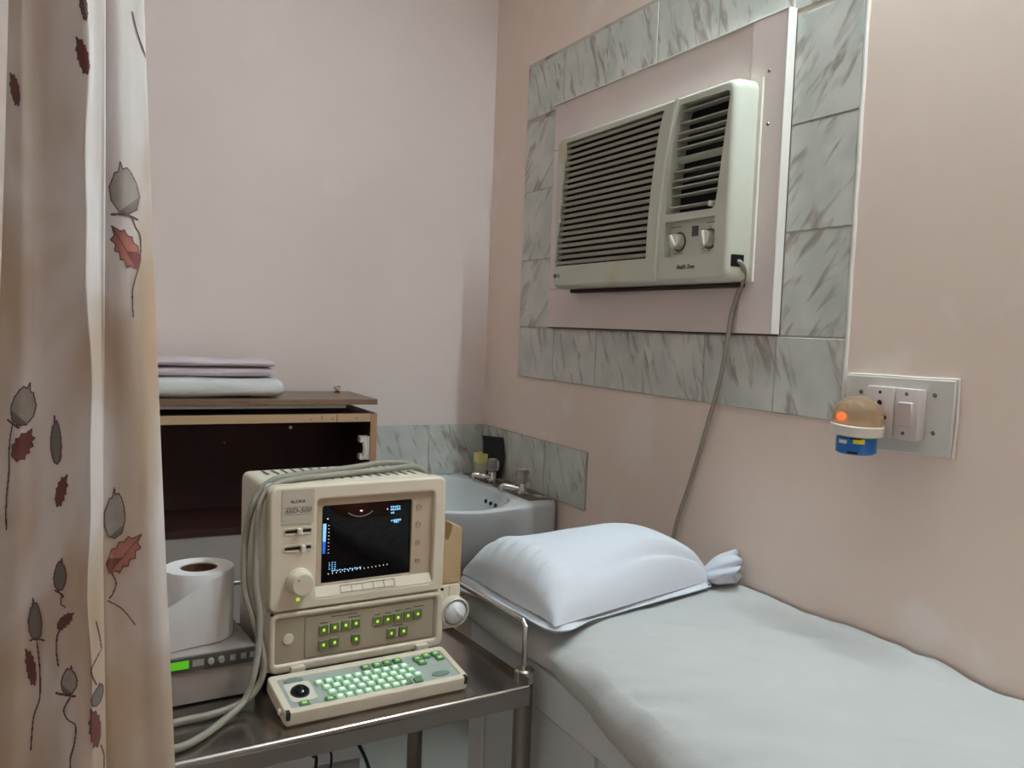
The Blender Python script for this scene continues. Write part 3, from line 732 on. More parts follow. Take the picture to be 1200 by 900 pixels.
def tail(u, v):
    a = 2 * PI * u; r = .016 + .026 * math.sin(PI * .5 * min(1, max(0, v - .12) / .5)) if v > .12 else .016 + .06 * (.12 - v)
    rf = r * (1 + .22 * math.sin(6 * a + 2) * v + .10 * math.sin(11 * a) * v)
    lift = .010 * v
    c = ax0 + (ax1 - ax0) * v
    p = c + sd * (rf * math.cos(a)) + Vector((0, 0, 1)) * (rf * .62 * math.sin(a) + lift)
    p += axd * (.012 * v * math.sin(3 * a))
    p.x = min(p.x, -.006); p.z = max(p.z, .7935)
    return p
Vt = grid(tb, tail, 48, 18, 0, True)
c = tb.verts.new(ax0 + (ax1 - ax0) * .72 + Vector((0, 0, .006)))
E_ = [r[-1] for r in Vt]
for i in range(len(E_)): tb.faces.new((E_[i], E_[(i + 1) % len(E_)], c))
bmesh.ops.recalc_face_normals(tb, faces=tb.faces)
mk('knot', tb, M_pillow, pl, None, smooth='all', label='bunched end of the pillowcase')

# ------------------------------------------------------------------ trolley (its own frame: u right, v back, z up from deck level)
TH = math.radians(4.5); K0 = (-.957, -1.358, .7)
tro = thing('trolley', 'stainless steel instrument trolley with guard rail beside the bed', 'trolley', (-.957, -1.358, 0), TH)
MT = T(K0) @ Rz(TH)
U0, U1, V0, V1 = -.30, .408, -.034, .435
dk = bmesh.new()
box(dk, (U0, V0, -.004), (U1, V1, -.0005), .0008, 1)
mk('deck', dk, M_steel, tro, MT)
lip = bmesh.new()
tube(lip, [(U0, V0, -.006), (U1, V0, -.006)], .0062, 10)
box(lip, (U0, V0 - .005, -.034), (U1, V0 - .0035, -.006))
mk('front_lip', lip, M_steel, tro, MT, smooth=True)
bl = bmesh.new(); box(bl, (U0, V1, -.03), (U1, V1 + .0015, .012)); box(bl, (U1, V0, -.03), (U1 + .0015, V1, .010)); box(bl, (U0 - .0015, V0, -.03), (U0, V1, .010))
mk('edge_rim', bl, M_steel, tro, MT)
for u, v in ((.4235, .004), (.4235, .425), (-.3155, .004), (-.3155, .425)):
    lg = mk('leg', lathem([(.0165, -.66), (.0165, .006)], 20, T((u, v, 0))), M_steelp, tro, MT, smooth=True)
    mk('leg_cap', lathem([(.0175, -.012), (.0175, .009), (.014, .012), (0, .012)], 20, T((u, v, 0))), M_chrome, lg, MT, smooth=True)
    mk('castor', lathem([(.0, -.012), (.018, -.010), (.018, .010), (0, .012)], 18, T((u, v, -.68)) @ Rx(PI / 2)), M_black, lg, MT, smooth=True)
rl = [(.4235, .004, .012), (.4235, .004, .034), (.4235, .004, .058), (.4235, .004, .086), (.423, .012, .093), (.4235, .10, .094), (.4235, .30, .094), (.4235, .418, .094), (.414, .427, .094), (.2, .427, .094), (-.10, .427, .094), (-.306, .427, .094), (-.3155, .418, .094), (-.3155, .20, .094), (-.3155, .012, .093), (-.3155, .004, .086), (-.3155, .004, .012)]
mk('guard_rail', tubem([MT @ Vector(p) for p in rl], .0052, 10), M_chrome, tro, None, smooth=True)
for u in (.4235, -.3155): mk('rail_post', tubem([MT @ Vector((u, .425, .01)), MT @ Vector((u, .425, .09))], .0045, 8), M_chrome, tro, None, smooth=True)
mk('lower_shelf', boxm((U0, V0 + .01, -.535), (U1, V1 - .01, -.530)), M_steel, tro, MT)

# ------------------------------------------------------------------ ultrasound machine
us = thing('ultrasound_machine', 'beige portable ultrasound scanner with lit screen and fold-down keyboard on the trolley', 'ultrasound machine', K0, TH)
MF = MT @ Matrix(((1, 0, 0, 0), (0, 0, -1, .12), (0, 1, 0, 0), (0, 0, 0, 1)))    # face frame: x = u, y = z, z = towards the viewer
hs = bmesh.new(); box(hs, (.012, .150, .018), (.316, .330, .3315), .012, 3)
for v_ in hs.verts:
    t = max(0, (v_.co.y - .16) / .17); v_.co.x = .164 + (v_.co.x - .164) * (1 - .03 * t); v_.co.z -= .004 * t * (v_.co.z > .2)
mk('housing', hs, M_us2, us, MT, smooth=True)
vt = bmesh.new()
for i in range(15): box(vt, (.045 + i * .0172, .178, .3305), (.049 + i * .0172, .212, .3318)); box(vt, (.045 + i * .0172, .262, .3296), (.049 + i * .0172, .305, .3306))
mk('vent_slots', vt, M_greytxt, us, MT)['kind'] = 'stuff'
for u, v in ((.03, .17), (.30, .17), (.03, .31), (.30, .31)): mk('foot', lathem([(.012, .0), (.012, .019)], 14, T((u, v, 0))), M_black, us, MT)
# upper front bezel, recessed round the screen
bz = mk('front_bezel', plate(rr(.010, .131, .3205, .334, .013, 5), [rr(.0865, .1475, .2985, .3095, .006, 3)], -.032, 0, .004, 3), M_us, us, MF, smooth=True)
mk('screen_surround', plate([(.084, .144), (.301, .144), (.301, .312), (.084, .312)], [rr(.0985, .1655, .2605, .2965, .004, 3)], -.020, -.010, .0008, 1), M_bez, us, MF, smooth=True)
lw_ = bmesh.new(); vs = [lw_.verts.new(p) for p in ((.0875, .1476, -.0005), (.2978, .1476, -.0005), (.2978, .163, -.0098), (.0875, .163, -.0098))]; lw_.faces.new(vs)
mk('lower_ledge', lw_, M_us, us, MF)
st = bmesh.new()
lx = lambda u, z: Vector((u, z, -.0005 - .0093 * (z - .1476) / .0154 + .0006))
for u in [.130 + i * .0195 for i in range(6)]:
    p, q = lx(u, .1495), lx(u + .0010, .1605); st.faces.new([st.verts.new(c) for c in (lx(u, .1495), lx(u + .001, .1495), q, lx(u, .1605))])
for z in (.1495, .1597): st.faces.new([st.verts.new(c) for c in (lx(.130, z), lx(.2285, z), lx(.2285, z + .0009), lx(.130, z + .0009))])
mk('menu_strip', st, M_greytxt, us, MF)
def scr(u, v):
    return Vector((.097 + .165 * u, .164 + .134 * v, -.0155 + .0035 * (1 - (2 * u - 1) ** 2) * (1 - (2 * v - 1) ** 2)))
sb_ = bmesh.new(); grid(sb_, scr, 16, 14)
sn = mk('screen', sb_, M_scr, us, MF, smooth='all', label='dark glass screen showing a scan sector and blue readouts')
def sq(bm, u, z, w, h):   # little lit rectangle hugging the curved glass, sizes in metres
    g = lambda x, y: scr((x - .097) / .165, (y - .164) / .134) + Vector((0, 0, .0004))
    bm.faces.new([bm.verts.new(g(*p)) for p in ((u, z), (u + w, z), (u + w, z + h), (u, z + h))])
tx = bmesh.new(); bl_ = bmesh.new()
random.seed(3)
for z, u0, n, wd in ((.283, .2215, 5, .0034), (.2785, .2215, 5, .0034), (.273, .222, 2, .003), (.2595, .222, 5, .0036), (.2565, .228, 3, .003)):
    for i in range(n): sq(tx, u0 + i * wd * 1.14, z, wd * random.uniform(.6, 1), .0036 * random.uniform(.7, 1))
for i in range(12): sq(tx, .118 + i * .0044, .1835 + .0009 * (i % 2), .0034 * random.uniform(.5, 1), .0022)
for r in range(4):
    for i in range(3): sq(tx, .113 + i * .0048, .1875 + r * .0036, .0024 * random.uniform(.4, 1), .0016)
wv = [(u, z) for u, z in ((.1018, .2655), (.1070, .2655), (.1055, .2140), (.1030, .2140))]
for j in range(10):
    t0, t1 = j / 10, (j + 1) / 10; w0 = .0058 * (1 - .25 * t0)
    z0 = .2655 - .0500 * t1; sq(tx if j < 6 else bl_, .1016, z0, w0, .0051)
mk('readout', tx, M_cyan, sn, MF)['kind'] = 'stuff'
mk('grey_wedge', bl_, mat('screen_blue', (0, 0, 0), .5, emit=(40, 110, 230), es=.9), sn, MF)
dt = bmesh.new()
sq(dt, .1655, .2815, .0045, .0022); sq(dt, .2145, .2805, .002, .002)
for i in range(9): sq(dt, .1105, .2155 + i * .0058, .0022, .0007)
for i in range(16): sq(dt, .112 + i * .0070, .1795 + .0003 * i, .0012, .0018)
sq(dt, .1085, .2725, .002, .0018)
mk('tick_marks', dt, M_white_e, sn, MF)['kind'] = 'stuff'
ac_ = bmesh.new()
for j in range(16):
    a0 = -2.25 + j * 1.36 / 16; pts = []
    for a in (a0, a0 + 1.36 / 16 + .01):
        for r in (.0335, .0352): pts.append((.1665 + r * math.cos(a), .3075 + r * math.sin(a)))
    g = lambda p: scr((p[0] - .097) / .165, (p[1] - .164) / .134) + Vector((0, 0, .0004))
    ac_.faces.new([ac_.verts.new(g(pts[i])) for i in (0, 1, 3, 2)])
mk('scan_arc', ac_, M_dim, sn, MF)['kind'] = 'stuff'
for z in (.282, .251, .219, .187):
    mk('round_button', lathem([(.0048, 0), (.0048, .0025), (.0036, .003), (.0034, .0016), (0, .0016)], 18, T((.2725, z, -.0105))), M_pan, us, MF, smooth=True)
# label, sliders, knob
lp = mk('label_plate', plate(rr(.0275, .273, .0805, .3285, .002, 2), [], 0, .0010), M_lab, us, MF)
mk('lettering', text('ALOKA', .0075, .0002, 0, .0245), M_black, lp, MF @ T((.0535, .3095, .0012)))
nm = bmesh.new(); merge(nm, text('SSD-500', .0115, .0002, .35, .044), T((.0535, .2945, .0012)))
for z in (.2885, .2945, .3002): box(nm, (.032, z, .001), (.0755, z + .0004, .0014))
mk('model_lettering', nm, M_greytxt, lp, MF)
for z, ku in ((.261, .0565), (.2335, .0625)):
    s = mk('slider', plate(rr(.0315, z - .006, .0785, z + .006, .0045, 3), [rr(.0335, z - .0042, .0765, z + .0042, .003, 3)], 0, .0012, .0004, 1), M_us2, us, MF, smooth=True)
    mk('slot', boxm((.0335, z - .0022, 0), (.0765, z + .0022, .0006)), M_black, s, MF)
    mk('slider_knob', boxm((ku - .0036, z - .0048, .0004), (ku + .0036, z + .0048, .009), .0015), M_wht, s, MF, smooth=True)
kb_ = bmesh.new(); lathe(kb_, [(.0222, 0), (.0222, .006), (.0200, .008), (.0185, .020), (.0165, .0225), (0, .023)], 36); lathe(kb_, [(.0012, .0228), (.0012, .0234)], 8, 1, T((-.008, .008, 0)))
mk('gain_knob', kb_, [M_us, M_black], us, MF @ T((.0585, .1785, 0)), smooth=True)
mk('power_light', boxm((.0540, .1465, 0), (.0600, .1515, .0015), .0004, 1), M_led, us, MF, label='lit yellow green indicator')
# lower control panel
lf = mk('control_panel', plate(rr(.0125, .029, .3235, .1285, .014, 5), [rr(.022, .044, .3095, .1195, .004, 3)], -.030, -.001, .004, 3), M_us, us, MF, smooth=True)
mk('membrane', plate(rr(.021, .043, .3105, .1205, .004, 3), [], -.010, -.0052), M_pan, lf, MF)
mk('inset_line', plate(rr(.0712, .0470, .3060, .1165, .001, 1), [rr(.0722, .0480, .3050, .1155, .001, 1)], -.0052, -.0047), M_greytxt, lf, MF)
mk('round_cap', lathem([(.0090, 0), (.0085, .0015), (0, .002)], 24, T((.0442, .0838, -.0052))), M_us, lf, MF, smooth=True)
def key2(w, h):
    bm = boxm((-w / 2, -h / 2, 0), (w / 2, h / 2, .0028), .0008, 1)
    box(bm, (-w * .13, -h * .14, .0028), (w * .13, h * .14, .0031), 0, 1, 1); return bm
k0 = None
for u, z in ((.1030, .0905), (.1220, .0920), (.1410, .0930), (.1592, .0935), (.1030, .0655), (.1222, .0665), (.1600, .0665), (.1980, .0910), (.2172, .0917), (.2362, .0922), (.2552, .0928), (.2738, .0932), (.2245, .0660), (.2475, .0665)):
    if k0 is None: k0 = mk('key', key2(.0158, .0165), [M_kg, M_led], lf, MF @ T((u, z, -.0052)), smooth=False); u0, z0 = u, z
    else: dup(k0, (u - u0, 0, z - z0))
cap = bmesh.new()
for u, z, w in ((.097, .1012, .013), (.116, .1095, .046), (.146, .1040, .022), (.193, .1012, .011), (.2125, .1018, .011), (.2315, .1028, .011), (.250, .1032, .012), (.266, .1050, .020), (.226, .0775, .02)):
    box(cap, (u, z, -.0052), (u + w, z + .0017, -.0049))
for u, z in ((.1125, .0915), (.1315, .0925), (.150, .0932), (.236, .0663)): box(cap, (u - .0008, z - .008, -.0052), (u + .0008, z + .008, -.0046), 0, 1, 1)
mk('captions', cap, [M_greytxt, M_wht], lf, MF)['kind'] = 'stuff'
for u, z in ((.0135, .1265), (.3170, .1290)): mk('latch', boxm((u, z, -.004), (u + .005, z + .0045, .0006), .0008, 1), M_black, us, MF)
# fold-down keyboard
MK = MT @ T((0, -.010, .0215)) @ Rx(math.radians(10.2))     # x = u, y = up the slope, z = normal
kbd = mk('keyboard', plate(rr(.0, .0, .3065, .103, .008, 4), [rr(.0125, .0125, .2960, .0905, .004, 3)], -.020, .002, .0022, 2), M_us, us, MK, smooth=True)
mk('membrane', boxm((.011, .011, -.006), (.2975, .092, -.0005)), M_kbp, kbd, MK)
mk('underside', boxm((.004, .004, -.0245), (.3025, .10, -.019), .002, 1), M_us2, kbd, MK)
mk('foot', boxm((.03, .01, -.0225), (.27, .03, -.018)), M_black, kbd, MK)
for u in (.0045, .3005): mk('latch', boxm((u - .0028, -.0006, -.010), (u + .0028, .008, .0026)), M_black, kbd, MK)
mk('side_knob', lathem([(.005, 0), (.005, .004), (0, .005)], 12, T((0, .022, -.008)) @ Ry(-PI / 2)), M_us, kbd, MK, smooth=True)
mk('ball_mount', plate(rr(.0175, .026, .0590, .0765, .006, 3), [], -.0005, .0008, .0003, 1), M_wht, kbd, MK)
tbm = bmesh.new(); lathe(tbm, [(.0150, .0), (.0140, .0045), (.0095, .0082), (.0045, .0098), (0, .0102)], 28, 0, None, True)
mk('trackball', tbm, mat('trackball_black', (10, 12, 18), .12), kbd, MK @ T((.0365, .0485, .0006)), smooth='all')
pd = lambda x, y: mk('thumb_pad', lathem([(.0075, 0), (.0075, .0012), (0, .0014)], 18, T((x, y, -.0005)) @ Matrix.Diagonal((2.1, .95, 1, 1))), M_kpad, kbd, MK)
pd(.037, .0835); pd(.267, .027)
SP = math.cos(math.radians(10.2))
def key1(w, h):
    bm = boxm((-w / 2, -h / 2, 0), (w / 2, h / 2, .0040), .0012, 1)
    box(bm, (-w * .24, -h * .20, .0040), (w * .24, h * .20, .0043), 0, 1, 1); return bm
ks = mk('key', key1(.0128, .0122), [M_keyl, M_keyc], kbd, MK @ T((.0715, .0615, -.0005)))
pos = []
for r, (us0, us1, n, yy) in enumerate(((.0715, .2180, 10, .0635), (.0790, .2240, 10, .0485), (.0825, .2290, 10, .0340), (.0900, .1985, 8, .0180))):
    for i in range(n): pos.append((us0 + (us1 - us0) * i / (n - 1), yy + .002 * i / n))
pr_ = Rx(math.radians(10.2)).to_3x3()
for u, y in pos[0:]:
    if (u, y) == pos[0]: ks.location = ks.location + pr_ @ Vector((0, y - .0615, 0)); b0 = (u, y); continue
    dup(ks, pr_ @ Vector((u - b0[0], y - b0[1], 0)))
kd = mk('key', key1(.0148, .0125), [M_greeng, M_led2], kbd, MK @ T((.034, .0175, -.0005)), label='dark green key')
for u, y in ((.0735, .0160), (.1560, .0805), (.1765, .0815), (.1945, .0820), (.2135, .0830), (.2475, .0775), (.2505, .0655), (.2665, .0820), (.2845, .0830), (.2860, .0690)):
    dup(kd, pr_ @ Vector((u - .034, y - .0175, 0)))
kp = mk('key', key1(.0140, .0115), [M_greeng, M_kpad], kbd, MK @ T((.2040, .0185, -.0005)), label='unlit dark green key')
dup(kp, pr_ @ Vector((.019, .001, 0)))
for u0_ in (.046, .268):
    mk('hinge', boxm((u0_, .112, .026), (u0_ + .024, .128, .040), .003, 2), M_us, us, MT, smooth=True)
# probe holder on the right side
ph = mk('probe_holder', boxm((.3175, .135, .052), (.3640, .188, .133), .003), M_us, us, MT, smooth=True, label='cream lower half of the probe bracket')
mk('groove', boxm((.340, .1342, .06), (.3415, .1352, .132)), M_bez, ph, MT)
hd = plate([(.319, .134), (.3655, .134), (.3655, .232), (.361, .238), (.345, .243), (.343, .230), (.338, .214), (.333, .211), (.331, .22), (.331, .255), (.327, .258), (.3185, .256)], [], 0, .045, .002, 2)
mk('bracket_hook', hd, M_tan, us, MT @ Matrix(((1, 0, 0, 0), (0, 0, -1, .183), (0, 1, 0, 0), (0, 0, 0, 1))), smooth=True, label='yellowed plastic upper hook of the probe bracket')
mk('holder_ring', lathem([(.0235, 0), (.0275, .001), (.0280, .016), (.0262, .018), (.0235, .016), (.0235, 0)], 32, T((.3475, .137, .0865)) @ Rx(PI / 2 + .1), cap=False), M_us2, us, MT, smooth=True)
pro = thing('ultrasound_probe', 'white round ultrasound probe resting in the holder ring on the machine side', 'probe', (0, 0, 0))
pro.location = MT @ Vector((.3475, .14, .0865)); WM[pro] = T(pro.location)
mk('head', lathem([(.0, -.03), (.018, -.03), (.0215, -.012), (.0225, .010), (.0200, .019), (.0125, .026), (.0055, .029), (0, .0295)], 28, T((.3475, .137, .0865)) @ Rx(PI / 2 + .1)), M_probe, pro, MT, smooth='all')
mk('tip_ridge', tubem([MT @ Vector(p) for p in [(.3395, .1155, .096), (.349, .110, .087), (.360, .1135, .0755)]], [.004, .0065, .004], 10), M_probe, pro, None, smooth='all')

# cables over the machine
def cable(name, label, pts, r, cat='cable', m=M_cable, grp=None):
    P = catmull([MT @ Vector(p) for p in pts], 10)
    return tag(mk(name, tubem(P, r, 10), m, None, None, smooth='all'), label, cat, grp)
cable('probe_cable', 'outer grey probe cable draped over the ultrasound machine and down its left side',
      [(.330, .30, .20), (.328, .27, .30), (.322, .248, .327), (.30, .245, .3385), (.255, .250, .342), (.20, .243, .338), (.14, .226, .337), (.075, .200, .3375), (.030, .182, .334), (.004, .178, .312), (-.012, .165, .275), (-.022, .150, .225), (-.025, .132, .174), (-.015, .112, .124), (-.004, .103, .080), (-.004, .097, .045), (-.020, .093, .018), (-.049, .087, .0065), (-.090, .075, .006), (-.138, .072, .006), (-.26, .05, .006)], .0054, grp='probe cables over the machine')
cable('probe_cable', 'inner grey probe cable over the ultrasound machine, ending lower on the trolley front',
      [(.336, .27, .20), (.333, .24, .30), (.320, .216, .328), (.30, .212, .338), (.265, .206, .3385), (.20, .196, .3375), (.13, .182, .3370), (.066, .166, .3370), (.028, .152, .333), (.003, .146, .314), (-.0055, .140, .27), (-.0075, .136, .236), (-.011, .122, .186), (-.008, .108, .135), (-.012, .096, .092), (-.022, .083, .052), (-.038, .074, .018), (-.075, .047, .006), (-.116, .009, .006), (-.153, -.008, .006), (-.24, -.012, .006)], .0054, grp='probe cables over the machine')

# ------------------------------------------------------------------ video printer and paper roll
pn = thing('video_printer', 'grey video printer with green display on the trolley left of the machine', 'printer', tuple(MT @ Vector((-.13, .3, 0))), TH)
mk('case', boxm((-.235, .134, .002), (-.005, .375, .0795), .003, 2), M_prn, pn, MT, smooth=True)
fp = mk('front_panel', plate([(-.233, .0545), (-.007, .0545), (-.007, .0785), (-.233, .0785)], [], 0, .005, .001, 1), M_prnf, pn, MT @ Matrix(((1, 0, 0, 0), (0, 0, -1, .1345), (0, 1, 0, 0), (0, 0, 0, 1))))
mk('display', boxm((-.165, .1288, .0610), (-.1085, .1296, .0735)), M_lcd, fp, MT, label='lit green display')
MPF = MT @ Matrix(((1, 0, 0, 0), (0, 0, -1, .1296), (0, 1, 0, 0), (0, 0, 0, 1)))
mk('socket', boxm((-.103, .0625, 0), (-.086, .0725, .001)), M_btn, fp, MPF)
for u in (-.0760, -.0605): mk('dial', lathem([(.0052, 0), (.0045, .006), (0, .0065)], 16, T((u, .0675, 0))), M_btn, fp, MPF, smooth=True)
for u in (-.0465, -.0300, -.0160): mk('button', boxm((u, .063, 0), (u + .0080, .0715, .0018)), M_btn, fp, MPF)
for u, v in ((-.22, .15), (-.02, .15), (-.22, .36), (-.02, .36)): mk('foot', lathem([(.008, 0), (.008, .0025)], 12, T((u, v, -.0002))), M_black, pn, MT)

rc = (-.076, .222)
pa = thing('paper_roll', 'white roll of thermal paper standing on end on the grey printer', 'paper roll', tuple(MT @ Vector((rc[0], rc[1], .08))), TH)
rb = bmesh.new(); Z0, Z1 = .0800, .1925
lathe(rb, [(.0293, Z0), (.0545, Z0), (.0548, Z1 - .001), (.0542, Z1), (.0300, Z1 - .0005), (.0293, Z1 - .001), (.0293, Z0)], 56, 0, T((rc[0], rc[1], 0)), False)
mk('roll', rb, M_paper, pa, MT, smooth=True)
cbm = bmesh.new(); lathe(cbm, [(.0290, Z0 + .001), (.0290, Z1 - .003), (.0262, Z1 - .003), (.0262, Z0 + .001), (.0290, Z0 + .001)], 36, 0, T((rc[0], rc[1], 0)), False)
mk('core', cbm, M_core, pa, MT, smooth=True, label='brown cardboard core')
tl_ = bmesh.new()
a_s = math.radians(-28)       # the loose end leaves the roll at its front right and runs to the left
def loose(u, v):
    if u < .35:
        t = u / .35; a = a_s + (math.radians(-80) - a_s) * t; r = .0555 + .0016 * t
        top = Z1 - .002 - .006 * t ** 2
        return Vector((rc[0] + r * math.cos(a), rc[1] + r * math.sin(a), Z0 + .0012 + (top - Z0 - .0012) * v))
    t = (u - .35) / .65
    p0 = Vector((rc[0] + .0571 * math.cos(math.radians(-80)), rc[1] + .0571 * math.sin(math.radians(-80)), 0))
    bot = p0.lerp(Vector((-.165, .135, 0)), t) + Vector((0, .006 * math.sin(PI * t), Z0 + .0012))
    top = p0.lerp(Vector((-.165, .118, 0)), t) + Vector((0, -.004 * math.sin(PI * t), Z1 - .008 - .034 * t ** 1.15))
    q = bot.lerp(top, v); q.y -= .004 * math.sin(PI * v) * t
    return q
grid(tl_, loose, 44, 10); mk('loose_sheet', tl_, M_paper, pa, MT, smooth='all', label='unrolled paper end')

# ------------------------------------------------------------------ black cables under the trolley
for i, (lab_, P) in enumerate((
    ('thick black cable hanging under the right half of the trolley deck', [(.165, .20, -.03), (.182, .20, -.12), (.222, .20, -.21), (.25, .21, -.36), (.24, .24, -.527)]),
    ('thin black cable hanging under the middle of the trolley deck', [(.140, .20, -.03), (.146, .20, -.148), (.150, .20, -.192), (.14, .22, -.40), (.12, .25, -.527)]),
    ('second thin black cable hanging just left of the middle one under the deck', [(.112, .20, -.03), (.115, .20, -.153), (.122, .20, -.185), (.10, .22, -.40), (.07, .25, -.527)]),
    ('black cable hanging leftmost under the trolley deck', [(-.02, .20, -.03), (.004, .20, -.13), (.02, .20, -.16), (.05, .20, -.30), (.03, .25, -.527)]))):
    cable('black_cable', lab_, P, (.0034, .0022, .0030, .0022)[i], 'cable', M_blackc, 'cables hanging under the trolley')
cable('slack_cable', 'black slack cable running level behind the trolley legs', [(-.35, .50, -.30), (-.10, .50, -.255), (.10, .50, -.232), (.30, .50, -.20), (.42, .50, -.10), (.43, .50, -.0)], .0045, 'cable', M_blackc)

# ------------------------------------------------------------------ curtain
def px2x(px, z):   # horizontal scale of the curtain drawing at height z (metres per unit)
    return -1.302 + px * (.000767 + (.00083 - .000767) * (1.62 - z) / .8)
PTS = [(6, .012), (14, .000), (26, -.010), (40, -.007), (52, -.008), (66, -.015), (80, -.023), (90, -.029), (97, -.032), (100, -.031), (102, -.027), (109, -.018), (116, -.009), (118.5, -.005), (118, -.001), (113, .003), (111, .008), (117, .006), (126, .004), (140, .003), (154, .006), (166, .010), (176, .016), (183, .024), (185, .032), (178, .038), (160, .040), (140, .038)]
NPATH = 260
def path_at(z):
    P = []
    t = (1.62 - z) / .82                       # 0 at the top of the photo, 1 at its bottom
    kr = .79 + .49 * t if t > -.6 else .5
    for i, (px, dy) in enumerate(PTS):
        if i > 15: px = 119 + (px - 119) * kr + 2.5 * t
        elif i in (8, 9, 10): px = px + 2.2 * math.sin(z * 17) + 1.2 * math.sin(z * 41 + 1)
        else:
            if i < 6: px = px - 16 * max(0, min(1, t * 1.4)) * (1 - i / 6)
            px += 2.5 * math.sin(z * 5 + i * .9)
        dy = dy * (.85 + .25 * t) + .003 * math.sin(z * 6 + i * 1.1)
        P.append(Vector((px, dy, 0)))
    C = catmull(P, 11)
    # resample evenly by index
    n = len(C) - 1; out = []
    for j in range(NPATH + 1):
        k = j * n / NPATH; i = min(int(k), n - 1); out.append(C[i].lerp(C[i + 1], k - i))
    return np.array([(px2x(p.x, z), -1.6 + p.y) for p in out]), np.array([p.x for p in out])
ZT, ZB = 2.30, .30
cu = thing('curtain', 'beige floral printed cloth curtain hanging at the left in front of the trolley', 'curtain', (-1.22, -1.6, ZB))
cbm = bmesh.new(); rows = []
NR = 220
for j in range(NR + 1):
    z = ZB + (ZT - ZB) * j / NR
    xy, _ = path_at(z); rows.append([cbm.verts.new((p[0], p[1], z)) for p in xy])
for j in range(NR):
    for i in range(NPATH): cbm.faces.new((rows[j][i], rows[j][i + 1], rows[j + 1][i + 1], rows[j + 1][i]))
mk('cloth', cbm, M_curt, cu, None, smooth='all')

BUD = [(-.30, 1.0), (-.12, .72), (.15, .80), (.45, .62), (.80, .25), (1, -.25), (.82, -.78), (.2, -1), (-.4, -.92), (-.88, -.5), (-1, 0), (-.72, .42), (-.66, .55), (-.40, .60)]
LEAF = [(-.9, .95), (-.35, .72), (-.1, .80), (.12, .52), (.42, .50), (.52, .22), (.80, .12), (.84, -.2), (1, -.55), (.72, -1), (.30, -.86), (.10, -.95), (-.06, -.62), (-.35, -.60), (-.40, -.28), (-.72, -.20), (-.66, .12), (-.98, .30), (-.72, .52)]
def inpoly(P, X, Y):
    r = np.zeros(X.shape, bool); n = len(P)
    for i in range(n):
        x0, y0 = P[i]; x1, y1 = P[(i + 1) % n]
        if y0 == y1: continue
        c = ((y0 > Y) != (y1 > Y)) & (X < (x1 - x0) * (Y - y0) / (y1 - y0) + x0); r ^= c
    return r
def segdist(P, X, Y):
    d = np.full(X.shape, 1e9)
    for (x0, y0), (x1, y1) in zip(P[:-1], P[1:]):
        L = (x1 - x0) ** 2 + (y1 - y0) ** 2; t = np.clip(((X - x0) * (x1 - x0) + (Y - y0) * (y1 - y0)) / max(L, 1e-9), 0, 1)
        d = np.minimum(d, np.hypot(X - x0 - t * (x1 - x0), Y - y0 - t * (y1 - y0)))
    return d
